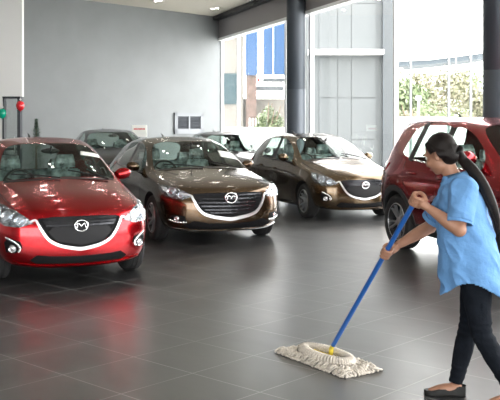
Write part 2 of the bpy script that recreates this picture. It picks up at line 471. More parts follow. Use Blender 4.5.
def balloon(px, py, Y, mat, label, r=(.105, .105, .125)):
    c = at(px, py, Y)
    t = thing('balloon', label, 'balloon', (c.x, c.y, c.z))
    bm = bmesh.new(); lathe(bm, [(.0001, -r[2]-.02), (.014, -r[2]-.015), (.006, -r[2]), (.05, -r[2]*.86), (.085, -r[2]*.55), (r[0], 0), (.09, r[2]*.6), (.05, r[2]*.88), (.0001, r[2])], 'z', 24)
    obj('skin', bm, mat, t, smooth=True)
    bm = bmesh.new(); tube(bm, [(0, 0, r[2]-.005), (.01, .0, r[2]+.05), (0, 0, zd-.03-c.z)], .006, 6); ell(bm, (0, 0, r[2]+.03), (.03, .03, .02)); obj('ribbon', bm, M['ribbon'], t)
balloon(20.3, 105.8, 21.3, M['bred'], 'red balloon hanging at the right post of the doorway')
balloon(2.2, 113.5, 21.3, M['bgreen'], 'green balloon hanging at the left post of the doorway')

tp = at(36.3, 119, 20.3)
tr = thing('fir_tree', 'small dark green artificial fir tree in front of the grey wall', 'tree', (tp.x, tp.y, 0))
bm = bmesh.new(); tube(bm, [(0, 0, .2), (0, 0, tp.z-.05)], [.03, .008], 8); obj('trunk', bm, M['bark'], tr)
bm = bmesh.new(); lathe(bm, [(.0001, 0), (.14, 0), (.18, .26), (.15, .26), (.12, .24), (.0001, .24)], 'z', 24); obj('pot', bm, M['brick'], tr, smooth=True, angle=40)
bm = bmesh.new()
for i in range(4200):
    h = random.random()**.75; z = .3 + h*(tp.z-.3); R = (1-h)*.52+.008
    a = random.uniform(0, 2*PI); rr = R*random.uniform(.25, 1)*(.75+.25*math.sin(z*26))
    c = Vector((rr*math.cos(a), rr*math.sin(a), z-.12*rr)); d = Vector((math.cos(a+random.uniform(-.6, .6)), math.sin(a+random.uniform(-.6, .6)), random.uniform(-.3, .5)))*.045
    s = d.cross(Vector((0, 0, 1))).normalized()*.007
    bm.faces.new([bm.verts.new(c-s), bm.verts.new(c+s), bm.verts.new(c+s*.3+d), bm.verts.new(c-s*.3+d)])
obj('needles', bm, M['needle'], tr, recalc=False)

# ================================================================== OUTSIDE
bm = bmesh.new(); box(bm, (-120, -40, -.5), (160, 300, -.16)); struct('ground', bm, M['ground'])
# building with blue cladding
Y = 42.0
def ox(px, Y=42.0): return (px-250)/F*Y
def oz(py, Y=42.0): return HC+(125-py)/F*Y
tb = thing('corner_building', 'cream building with hanging blue cladding above a brick pier, seen through the left window', 'building', (0, Y, 0))
def part(name, mat, parent, boxes):
    bm = bmesh.new()
    for b in boxes: box(bm, *b)
    return obj(name, bm, mat, parent)
part('wall', M['cream'], tb, [((ox(205), .3, -.2), (ox(243), 3, 9)), ((ox(243), 1.2, -.2), (ox(287), 4, oz(98)))])
part('window', M['tealglass'], tb, [((ox(223), .22, oz(104)), (ox(237), .31, oz(73)))])
part('pier', M['brick'], tb, [((ox(246), .1, -.2), (ox(256.5), .8, oz(75)))])
part('canopy', M['greypanel2'], tb, [((ox(256), .3, oz(90)), (ox(284), 1.2, oz(86))), ((ox(263), .3, oz(81)), (ox(286), 1.2, oz(78)))])
part('balcony', M['signred'], tb, [((ox(257), .25, oz(82)), (ox(260), .3, oz(78)))])
for k, (a, c) in enumerate([(245.5, 257.5), (263.5, 273), (273.6, 285.5)]):
    bm = bmesh.new(); nrib = 6
    for i in range(nrib):
        u0 = ox(a + (c-a)*i/nrib); u1 = ox(a+(c-a)*(i+.72)/nrib)
        box(bm, (u0, 0, oz(75)), (u1, .12, oz(18))); box(bm, (u1, .05, oz(75)), (ox(a+(c-a)*(i+1)/nrib), .12, oz(18)))
    obj('cladding_panel', bm, M['bluec'], tb)
# low white wall and picket fence
bm = bmesh.new(); box(bm, (-6, 33, -.2), (3.0, 33.3, oz(127.3, 33)))
tag(obj('boundary_wall', bm, M['whitec']), 'low white boundary wall outside the left window', 'wall')
fe = thing('picket_fence', 'white picket fence in front of the brick pier outside', 'fence', (0, 37, 0))
for i in range(8):
    x = ox(249+i*3.0, 37)
    part('picket', M['whitec'], fe, [((x, 0, -.2), (x+.06, .04, oz(117.5, 37)))])
part('rail', M['brick'], fe, [((ox(248, 37), -.03, oz(116.5, 37)-.06), (ox(272, 37), 0, oz(116.5, 37)))])
# office front seen through the middle panes
Y2 = 31.0
ob = thing('office_building', 'pale grey panelled office front crossed by a white beam, outside the middle window', 'building', (0, Y2, 0))
def o2(px): return (px-250)/F*Y2
bm = bmesh.new()
cols = [(300, 306, 0), (320, 338, 0), (338.6, 352, 1), (352.6, 377, 0)]
for a, c, k in cols:
    for (z0, z1) in ((-.2, 1.1), (1.13, 2.6), (2.63, 4.05), (4.3, 6.0), (6.03, 9)):
        box(bm, (o2(a), .3+.02*k, z0), (o2(c), .5, z1))
obj('wall_panels', bm, M['greypanel'], ob)
part('backing', M['greypanel'], ob, [((o2(299), .34, -.2), (o2(384), 4, 9))])
part('column', M['greypanel2'], ob, [((o2(383), .0, -.2), (o2(396), 1, 9))])
part('beam', M['whitec'], ob, [((o2(308), -.3, oz(54.5, Y2)), (o2(383), .3, oz(50, Y2)))])
# overpass
Y3 = 95.0
ov = thing('overpass', 'concrete road overpass with a white parapet above the trees outside', 'bridge', (0, Y3, 0))
def strip(name, mat, pts, y0, y1):
    bm = bmesh.new()
    for (a, b) in zip(pts, pts[1:]):
        f = lambda p, y, k: (ox(p[0], Y3), y, oz(p[k], Y3))
        hexa(bm, [f(a, y0, 2), f(b, y0, 2), f(b, y1, 2), f(a, y1, 2), f(a, y0, 1), f(b, y0, 1), f(b, y1, 1), f(a, y1, 1)])
    return obj(name, bm, mat, ov)
strip('deck_side', M['asphalt'], [(380, 62, 66), (400, 61.5, 66), (430, 60, 64), (455, 57, 61.5), (484, 53, 58.5), (520, 47, 53)], 0, 9)
strip('parapet', M['whitec'], [(380, 60, 62), (400, 59, 61.5), (430, 56, 60), (455, 52, 57), (484, 47.5, 53), (520, 41, 47)], -.2, .4)
for px in (405, 456, 510):
    x = ox(px, Y3); bm = bmesh.new(); lathe(bm, [(.5, -.2), (.5, oz(64, Y3))], 'z', 16, (x, 4, 0)); obj('pier', bm, M['whitec'], ov)
bm = bmesh.new(); tube(bm, [(ox(456, 90), 0, -.2), (ox(456, 90), 0, 12.2)], .09, 8, sm=1); tube(bm, [(ox(456, 90), 0, 12), (ox(449, 90), 0, 12.4)], .05, 6, sm=1)
lp = obj('street_lamp', bm, M['lightgrey']); lp.location = (0, 90, 0); tag(lp, 'tall thin street lamp beside the overpass', 'street lamp')
# trees
def tree(name, label, px, Y, w_, ztop, zbase, mat, nleaf=2500, leaf=.16, group=None):
    c = at(px, 125, Y)
    t = thing(name, label, 'tree', (c.x, Y, -.16), 0, group)
    bm = bmesh.new()
    tube(bm, [(0, 0, 0), (.05, 0, zbase), (0, .05, ztop*.8)], [.16, .11, .03], 8)
    for k in range(6):
        a = random.uniform(0, 2*PI); z = random.uniform(zbase, ztop*.7)
        tube(bm, [(0, 0, z), (math.cos(a)*w_*.3, math.sin(a)*w_*.3, z+.5), (math.cos(a)*w_*.42, math.sin(a)*w_*.42, z+1.0)], [.05, .035, .012], 6)
    obj('trunk', bm, M['bark'], t)
    bm = bmesh.new()
    blobs = [(Vector((random.uniform(-.32, .32)*w_, random.uniform(-.3, .3)*w_, random.uniform(zbase+.2*(ztop-zbase), ztop*.86))), random.uniform(.16, .27)*w_) for _ in range(13)]
    blobs.append((Vector((0, 0, ztop-.2*w_)), .2*w_))
    for i in range(nleaf):
        b_, r_ = random.choice(blobs)
        d = Vector([random.gauss(0, 1) for _ in range(3)]).normalized()
        p = b_ + d*r_*random.uniform(.55, 1.05)
        if p.z < .3: continue
        u = Vector([random.gauss(0, 1) for _ in range(3)]).normalized(); v = u.cross(d+u*.01).normalized()
        s = leaf*random.uniform(.6, 1.3)
        bm.faces.new([bm.verts.new(p-u*s), bm.verts.new(p+v*s*.5), bm.verts.new(p+u*s), bm.verts.new(p-v*s*.5)])
    obj('crown', bm, mat, t, recalc=False)
G = 'garden trees outside the right window'
tree('garden_tree', 'small pale green tree in front of the picket fence outside the left window', 268, 36, 1.3, 2.6, 1.0, M['leaf'], 1800, .07)
for i, (px, Y, w_, ty, mt, lb) in enumerate([
    (402, 50, 3.9, 74, 'leaf', 'pale green tree at the left end of the row outside the clear window'),
    (421, 56.5, 4.6, 66, 'leaf2', 'olive tree second from the left in the row outside the clear window'),
    (447, 63, 5.0, 64, 'leaf2', 'tallest olive tree in the row outside, under the overpass'),
    (471, 70, 5.2, 67, 'leaf', 'pale green tree at the right end of the row outside, by the pillar'),
    (497, 50, 4.2, 70, 'leaf2', 'olive tree outside, half hidden by the near pillar')]):
    tree('garden_tree', lb, px, Y, w_, HC+(125-ty)/F*Y, .8, M[mt], 3400, .16)
tree('shrub', 'low yellow green shrub below the row of trees outside', 445, 45.5, 3.3, 2.7, .5, M['leaf'], 2200, .1)
tree('shrub', 'low pale shrub at the foot of the leftmost trees outside', 412, 41, 2.1, 2.6, .5, M['leaf2'], 1600, .1)
bm = bmesh.new(); box(bm, (ox(396, 38.5), 38.5, -.2), (ox(560, 38.5), 38.8, oz(117, 38.5))); tag(obj('boundary_wall', bm, M['whitec']), 'low white boundary wall outside the right window', 'wall')
bm = bmesh.new(); tube(bm, [(0, 0, -.2), (0, 0, oz(96, 37))], .05, 8, sm=1); box(bm, (-.12, -.06, oz(100, 37)), (.12, .06, oz(96, 37)))
o = obj('lamp_post', bm, M['whitec']); o.location = (ox(418.5, 37), 37, 0); tag(o, 'short white post with a box head among the trees outside', 'post')
# ================================================================== CARS
# control net of a small hatchback: x forward, y left, z up; origin on the ground midway between the axles
ST = {}
ST['s0'] = [(1.70,0,.18),(1.70,.66,.18),(1.70,.775,.27),(1.70,.825,.48),(1.70,.815,.66),(1.66,.745,.80),(1.68,.63,.842),(1.70,.50,.884),(1.72,.25,.896),(1.73,0,.903)]
ST['s1'] = [(1.285,0,.16),(1.285,.68,.18),(1.285,.80,.26),(1.285,.848,.50),(1.285,.84,.70),(1.27,.775,.868),(1.27,.68,.910),(1.27,.54,.955),(1.28,.27,.975),(1.29,0,.985)]
ST['s2'] = [(.88,0,.16),(.88,.70,.17),(.88,.80,.25),(.88,.835,.50),(.88,.842,.76),(.86,.785,.935),(.88,.725,.975),(.90,.668,1.005),(1.0,.35,1.045),(1.035,0,1.052)]
ST['s3'] = [(.60,0,.16),(.60,.70,.17),(.60,.80,.25),(.60,.83,.50),(.60,.842,.78),(.66,.782,.945),(.56,.670,1.145),(.58,.615,1.185),(.65,.32,1.235),(.68,0,1.245)]
ST['s4'] = [(.20,0,.16),(.20,.70,.17),(.20,.80,.25),(.20,.83,.50),(.20,.845,.79),(.20,.785,.96),(.10,.578,1.365),(.16,.520,1.395),(.22,.27,1.418),(.24,0,1.424)]
ST['s5'] = [(-.22,0,.16),(-.22,.70,.17),(-.22,.80,.25),(-.22,.83,.50),(-.22,.847,.80),(-.22,.785,.975),(-.22,.575,1.405),(-.22,.512,1.450),(-.22,.27,1.477),(-.22,0,1.484)]
ST['s6'] = [(-.32,0,.16),(-.32,.70,.17),(-.32,.80,.25),(-.32,.83,.50),(-.32,.847,.80),(-.32,.785,.98),(-.32,.573,1.415),(-.32,.508,1.462),(-.32,.27,1.487),(-.32,0,1.495)]
ST['s7'] = [(-.95,0,.16),(-.95,.70,.17),(-.95,.80,.25),(-.95,.84,.50),(-.95,.85,.82),(-.98,.775,1.02),(-.92,.56,1.385),(-.95,.495,1.44),(-.95,.27,1.468),(-.95,0,1.476)]
ST['s8'] = [(-1.285,0,.17),(-1.285,.68,.19),(-1.285,.80,.27),(-1.285,.855,.50),(-1.285,.855,.83),(-1.27,.755,1.06),(-1.17,.55,1.345),(-1.25,.48,1.405),(-1.28,.26,1.437),(-1.29,0,1.443)]
ST['s9'] = [(-1.66,0,.2),(-1.66,.66,.2),(-1.66,.77,.28),(-1.66,.815,.50),(-1.66,.81,.82),(-1.60,.715,1.03),(-1.55,.585,1.24),(-1.60,.50,1.345),(-1.66,.27,1.378),(-1.68,0,1.384)]
DUMMY = [bpy.data.materials.new('slot') for _ in range(7)]
SN = ['s%d' % i for i in range(10)]
# front levels (L1 bottom .. L5 bonnet edge), columns rows 6,7,8,9
FR = {5: [(1.84,.68,.765),(1.94,.48,.765),(1.99,.25,.757),(2.005,0,.752)],
      4: [(1.895,.70,.635),(1.99,.49,.635),(2.04,.25,.625),(2.055,0,.622)],
      3: [(1.90,.71,.45),(2.0,.49,.45),(2.05,.25,.44),(2.065,0,.44)],
      2: [(1.90,.70,.27),(2.0,.48,.26),(2.05,.25,.25),(2.065,0,.25)],
      1: [(1.83,.62,.175),(1.94,.44,.17),(1.99,.23,.17),(2.0,0,.17)]}
RE = {5: [(-1.79,.64,1.0),(-1.87,.49,1.0),(-1.91,.26,1.0),(-1.92,0,1.0)],
      4: [(-1.88,.68,.80),(-1.93,.48,.80),(-1.965,.26,.80),(-1.975,0,.80)],
      3: [(-1.90,.70,.52),(-1.96,.48,.52),(-1.985,.26,.52),(-1.995,0,.52)],
      2: [(-1.87,.68,.30),(-1.93,.47,.30),(-1.96,.26,.30),(-1.97,0,.30)],
      1: [(-1.80,.6,.2),(-1.86,.43,.2),(-1.89,.23,.2),(-1.9,0,.2)]}
def interp(kn, v):
    if v <= kn[0][0]: return kn[0][1] + (v-kn[0][0])
    if v >= kn[-1][0]: return kn[-1][1] + (v-kn[-1][0])
    for (a, b), (c, d) in zip(kn, kn[1:]):
        if v <= c: return b + (d-b)*(v-a)/(c-a)
def body_mesh(W, arch_r):
    """W: warp function; returns evaluated meshes and a BVH for laying details on"""
    bm = bmesh.new(); V = {}
    cr = bm.edges.layers.float.new('crease_edge')
    def vert(key, p, side):
        k = (key, side if abs(p[1]) > 1e-6 else 0)
        if k not in V: V[k] = bm.verts.new(W((p[0], p[1]*side, p[2])))
        return V[k]
    def sv(i, j, s): return vert(('s', i, j), ST[SN[i]][j], s)
    def fv(lv, j, s):                       # front level point; j=5 is the side
        return sv(0, lv, s) if j == 5 else vert(('f', lv, j), FR[lv][j-6], s)
    def rv(lv, j, s):
        return sv(9, lv, s) if j == 5 else vert(('r', lv, j), RE[lv][j-6], s)
    def face(vs, mi, s):
        u = []
        for v in vs:
            if v not in u: u.append(v)
        if len(u) < 3: return
        try: f = bm.faces.new(u if s > 0 else u[::-1])
        except ValueError: return
        f.material_index = mi
    for s in (1, -1):
        for i in range(9):
            for j in range(9):
                mi = 0
                if j in (7, 8) and i in (2, 3): mi = 4             # windscreen
                if j == 5 and i in (3, 4): mi = 1                  # front door glass
                if j == 5 and i == 6: mi = 1                       # rear door glass
                if j == 5 and i == 7 and W.third: mi = 1
                if j == 5 and i in (5,): mi = 2                    # B pillar
                if j == 5 and i == 2: mi = 2 if False else 0
                if W.clad and j in (1,): mi = 5
                if j == 0: mi = 2
                face([sv(i, j, s), sv(i, j+1, s), sv(i+1, j+1, s), sv(i+1, j, s)], mi, s)
        # front and rear caps
        for (g, lo) in ((fv, 0), (rv, 9)):
            sg = s if g is fv else -s
            for lv in range(1, 5):
                for j in range(5, 9):
                    a = [g(lv, j, s), g(lv, j+1, s), g(lv+1, j+1, s), g(lv+1, j, s)]
                    mi = 5 if (W.clad and lv == 1) else 0
                    face(a, mi, sg)
            # top joint
            for j in range(5, 9):
                mi = 6 if (g is rv and j in (7, 8)) else 0
                face([g(5, j, s), g(5, j+1, s), sv(lo, j+1, s), sv(lo, j, s)], mi, sg)
            face([sv(lo, 0, s), sv(lo, 1, s), g(1, 6, s), g(1, 7, s), g(1, 8, s), g(1, 9, s)][::-1], 2, sg)
    bmesh.ops.recalc_face_normals(bm, faces=bm.faces)
    for e in bm.edges:
        ms = {f.material_index for f in e.link_faces}
        if len(ms) > 1 and (1 in ms or 4 in ms or 6 in ms): e[cr] = .75
    def crease(keys, val):
        for a, b in zip(keys, keys[1:]):
            e = bm.edges.get((a, b))
            if e: e[cr] = max(e[cr], val)
    for s in (1, -1):
        crease([sv(i, 5, s) for i in range(10)], .25)
        crease([sv(i, 4, s) for i in range(10)], .35)
        crease([fv(5, j, s) for j in (5, 6, 7, 8, 9)], .35)
        crease([fv(5, 7, s)]+[sv(i, 7, s) for i in range(3)], .45)
        crease([sv(i, 1, s) for i in range(10)], .6)
        crease([sv(i, 6, s) for i in range(3, 9)], .4)
    me = bpy.data.meshes.new('net'); bm.to_mesh(me); bm.free()
    o = bpy.data.objects.new('net', me); COL.objects.link(o)
    for k in range(7): me.materials.append(DUMMY[k])
    sub = o.modifiers.new('s', 'SUBSURF'); sub.levels = 4; sub.render_levels = 4
    full = evaluated(o)
    bvh = BVHTree.FromPolygons([v.co.copy() for v in full.vertices], [tuple(p.vertices) for p in full.polygons])
    # wheel arches
    bmc = bmesh.new()
    for ax in (W.ax, -W.ax):
        for s in (1, -1):
            y0, y1 = sorted((s*(W.hw-.33), s*(W.hw+.4)))
            lathe(bmc, [(arch_r, y0), (arch_r, y1)], 'y', 48, (ax, 0, W.wr+.005), mi=3)
    bmesh.ops.recalc_face_normals(bmc, faces=bmc.faces)
    mc = bpy.data.meshes.new('cut'); bmc.to_mesh(mc); bmc.free()
    for k in range(7): mc.materials.append(DUMMY[k])
    oc = bpy.data.objects.new('cut', mc); COL.objects.link(oc)
    bo = o.modifiers.new('b', 'BOOLEAN'); bo.operation = 'DIFFERENCE'; bo.object = oc; bo.solver = 'EXACT'
    me2 = evaluated(o)
    bpy.data.objects.remove(o); bpy.data.objects.remove(oc)
    return me2, bvh
def split(me, mats, keep, name, parent, keepf=None):
    bm = bmesh.new(); bm.from_mesh(me)
    dele = [f for f in bm.faces if f.material_index not in keep or (keepf and not keepf(f.calc_center_median()))]
    bmesh.ops.delete(bm, geom=dele, context='FACES')
    m2 = bpy.data.meshes.new(name); bm.to_mesh(m2); nf = len(bm.faces); bm.free()
    if nf == 0: return None
    return link(name, m2, mats, parent, True, 32)

class Warp:
    def __init__(s, xk, zk, ys, ax, hw, wr, third=False, clad=False):
        s.xk, s.zk, s.ys, s.ax, s.hw, s.wr, s.third, s.clad = xk, zk, ys, ax, hw, wr, third, clad
    def __call__(s, p):
        z = interp(s.zk, p[2]); x = interp(s.xk, p[0])
        if s.third and p[2] > 1.0 and p[0] < -.6:      # the longer, squarer tail of the SUV
            k = min(1, (-.6-p[0])/.9)*min(1, (p[2]-1.0)/.3); z += .085*k; x -= .10*k
        return Vector((x, p[1]*s.ys, z))

class Lay:
    """lays flat outlines on the curved body"""
    def __init__(s, bvh, W): s.bvh, s.W = bvh, W
    def hit(s, p, d):
        h = s.bvh.ray_cast(p + d*4, -d)
        return (h[0], h[1]) if h[0] is not None else (None, None)
    def patch(s, bm, pts, d, off=.006, thick=.012, step=.045, mi=0, warp=True):
        d = Vector(d).normalized()
        P = [s.W(p) if warp else Vector(p) for p in pts]
        u = Vector((0, 0, 1)).cross(d).normalized(); v = d.cross(u).normalized()
        q = [(p.dot(u), p.dot(v)) for p in P]
        t = bmesh.new()
        vs = [t.verts.new((a, b, 0)) for a, b in q]
        for tri in tessellate_polygon([[Vector((a, b, 0)) for a, b in q]]):
            try: t.faces.new([vs[i] for i in tri])
            except ValueError: pass
        for k in (0, 1):
            lo = min(c[k] for c in q); hi = max(c[k] for c in q)
            nn = int((hi-lo)/step)
            no_ = Vector((1, 0, 0)) if k == 0 else Vector((0, 1, 0))
            for i in range(1, nn+1):
                bmesh.ops.bisect_plane(t, geom=t.verts[:]+t.edges[:]+t.faces[:], plane_co=no_*(lo+i*(hi-lo)/(nn+1)), plane_no=no_)
        bmesh.ops.recalc_face_normals(t, faces=t.faces)
        t.verts.ensure_lookup_table()
        top, bot = {}, {}
        lastp = None
        for vv in t.verts:
            o = u*vv.co.x + v*vv.co.y
            h, n_ = s.hit(o, d)
            if h is None:
                h, n_, _, _ = s.bvh.find_nearest(o + d*((lastp.dot(d) if lastp else 2)))
            lastp = h
            nn_ = (n_ + d*.6).normalized() if n_.dot(d) > 0 else d
            top[vv] = bm.verts.new(h + nn_*off); bot[vv] = bm.verts.new(h + nn_*(off-thick))
        for f in t.faces:
            bm.faces.new([top[x] for x in f.verts]).material_index = mi
            bm.faces.new([bot[x] for x in f.verts][::-1]).material_index = mi
        for e in t.edges:
            if len(e.link_faces) == 1:
                a, b = e.verts
                bm.faces.new((top[a], top[b], bot[b], bot[a])).material_index = mi
        t.free()
    def band(s, bm, pts, d, w, off=.004, thick=.01, closed=False, step=.06, mi=0, widths=None, sm=4):
        """a strip of width w along a polyline given near the surface, in the plane seen along d"""
        d = Vector(d).normalized()
        P = [s.W(p) for p in pts]
        if closed: P = P+[P[0]]
        P = [Vector(p) for p in catmull([tuple(p) for p in P], sm)] if sm > 1 else P
        if closed: P = P[:-1]
        n = len(P)
        for i in range(n if closed else n-1):
            def nrm(k):
                a = P[(k-1) % n] if (closed or k > 0) else P[k]; b = P[(k+1) % n] if (closed or k < n-1) else P[k]
                tt = b-a; tt -= d*tt.dot(d)
                return tt.cross(d).normalized()
            j = (i+1) % n
            wi = w if widths is None else widths(i/(n-1)); wj = w if widths is None else widths((i+1)/(n-1))
            a, b = nrm(i), nrm(j)
            qs = [P[i]+a*wi/2, P[j]+b*wj/2, P[j]-b*wj/2, P[i]-a*wi/2]
            s.quad(bm, qs, d, off, thick, mi)
    def quad(s, bm, qs, d, off, thick, mi):
        tops, bots = [], []
        for o in qs:
            h, n_ = s.hit(o - d*o.dot(d), d)
            if h is None: h, n_ , _, _ = s.bvh.find_nearest(o)
            nn_ = (n_ + d*.6).normalized() if n_.dot(d) > 0 else d
            tops.append(bm.verts.new(h+nn_*off)); bots.append(bm.verts.new(h+nn_*(off-thick)))
        for f in (tops, bots[::-1]):
            bm.faces.new(f).material_index = mi
        for k in range(4):
            bm.faces.new((tops[k], tops[(k+1) % 4], bots[(k+1) % 4], bots[k])).material_index = mi
    def on(s, p, d, off=0):
        d = Vector(d).normalized(); p = s.W(p); h, n_ = s.hit(p - d*p.dot(d), d)
        return h + d*off, n_
def mir(pts): return [(x, -y, z) for x, y, z in pts][::-1]

def make_wheel(parent, x, y, s, r, wdt, rimr, spokes, rimmat):
    """s=+1 outer face at +y"""
    bm = bmesh.new()
    bm2 = bmesh.new()
    h = wdt/2
    # tyre
    prof = [(rimr, -h+.01), (rimr+.012, -h), (r-.035, -h-.006), (r-.012, -h+.012), (r, -h+.035), (r, -.03), (r-.007, -.027), (r-.007, -.022), (r, -.019), (r, .019), (r-.007, .022), (r-.007, .027), (r, .03), (r, h-.035), (r-.012, h-.012), (r-.035, h+.006), (rimr+.012, h), (rimr, h-.01)]
    lathe(bm2, [(a, b*s) for a, b in prof], 'y', 44, closed_prof=True)
    # rim barrel + lip
    lathe(bm, [(rimr+.002, s*(h-.012)), (rimr-.012, s*(h-.004)), (rimr-.022, s*(h-.02)), (rimr-.03, s*(h-.08)), (rimr-.03, -s*h*.9), (rimr+.002, -s*h*.9)], 'y', 44, closed_prof=True, mi=1)
    lathe(bm, [(rimr+.003, s*(h-.010)), (rimr-.008, s*(h+.0)), (rimr-.016, s*(h-.012))], 'y', 44, closed_prof=True)
    # spokes
    for k in range(spokes):
        a = 2*PI*k/spokes
        for da in (-.13, .13):
            c0, c1 = a+da*.6, a+da*1.6
            def P(rad, ang, yy, wd):
                t = Vector((-math.sin(ang), 0, math.cos(ang)))
                q = Vector((rad*math.cos(ang), yy, rad*math.sin(ang)))
                return q - t*wd, q + t*wd
            a0, a1 = P(.045, c0, s*(h-.035), .012); b0, b1 = P(rimr-.018, c1, s*(h-.012), .010)
            a2, a3 = P(.045, c0, s*(h-.065), .015); b2, b3 = P(rimr-.02, c1, s*(h-.05), .012)
            hexa(bm, [a2, a3, b3, b2, a0, a1, b1, b0])
    lathe(bm, [(.0001, s*(h-.022)), (.03, s*(h-.022)), (.062, s*(h-.035)), (.065, s*(h-.08)), (.0001, s*(h-.08))], 'y', 24)
    wl = obj('wheel', bm, [rimmat, M['rimdark']], parent, smooth=True, angle=35); wl.location = (x, y, r)
    wl.rotation_euler = (0, random.uniform(0, 6), 0)
    obj('tyre', bm2, M['tyre'], wl, smooth=True, angle=50)
    bm = bmesh.new(); lathe(bm, [(.0001, s*(h-.10)), (rimr*.72, s*(h-.10)), (rimr*.72, s*(h-.115)), (.0001, s*(h-.115))], 'y', 32)
    obj('brake_disc', bm, M['disc'], wl)
    return wl

def badge(parent, c, R, nrm):
    """oval ring with a winged M"""
    n_ = Vector(nrm).normalized(); u = Vector((0, 0, 1)).cross(n_).normalized(); v = n_.cross(u).normalized()
    bm = bmesh.new()
    f = lambda a, b: tuple(c + u*a*R + v*b*R*.82)
    tube(bm, [f(math.cos(t*PI/10), math.sin(t*PI/10)) for t in range(20)], R*.13, 8, sm=1, closed=True)
    for sgn in (-1, 1):
        tube(bm, [f(0, -.22), f(sgn*.28, .34), f(sgn*.55, .42)], R*.1, 6, sm=3)
        tube(bm, [f(sgn*.55, .42), f(sgn*.60, -.1), f(sgn*.78, -.50)], R*.09, 6, sm=3)
        tube(bm, [f(sgn*.3, .34), f(sgn*.75, .28), f(sgn*.98, .1)], R*.08, 6, sm=3)
    return obj('badge', bm, M['chrome'], parent, smooth=True)

def pad(bm, c, half, tilt, taper=.8, lev=2):
    """a rounded cushion"""
    t = bmesh.new(); vs = []
    for zz in (-1, -.75, 0, .75, 1):
        for (a, b) in ((-1,-1),(-1,-.7),(-1,.7),(-1,1),(1,1),(1,.7),(1,-.7),(1,-1)):
            k = taper if zz > .5 else 1
            bul = -.35 if (a > 0 and abs(b) < .9) else 0
            vs.append(t.verts.new((half[0]*(a*(.75 if abs(zz) == 1 else 1)+bul), half[1]*b*k, half[2]*zz)))
    for i in range(4):
        for k in range(8): t.faces.new((vs[i*8+k], vs[i*8+(k+1) % 8], vs[i*8+8+(k+1) % 8], vs[i*8+8+k]))
    t.faces.new(vs[:8]); t.faces.new(vs[-8:])
    bmesh.ops.recalc_face_normals(t, faces=t.faces)
    bmesh.ops.bevel(t, geom=t.edges[:], offset=.022, segments=2, affect='EDGES')
    R_ = Matrix.Translation(c) @ Matrix.Rotation(tilt, 4, 'Y')
    m_ = bpy.data.meshes.new('t'); t.transform(R_); t.to_mesh(m_); t.free(); bm.from_mesh(m_); bpy.data.meshes.remove(m_)
def seat(parent, x, y, sc=1, z0=.42):
    bm = bmesh.new()
    pad(bm, (x, y, z0+.04), (.08, .24, .25), math.radians(80), 1)
    pad(bm, (x-.27, y, z0+.36), (.075, .235, .30), math.radians(-15), .78)
    pad(bm, (x-.36, y, z0+.75), (.045, .13, .085), math.radians(-8), .8)
    for q in (-.05, .05): tube(bm, [(x-.34, y+q, z0+.6), (x-.36, y+q, z0+.72)], .008, 6, sm=1)
    return obj('seat', bm, M['plastic'], parent, smooth=True, angle=50)

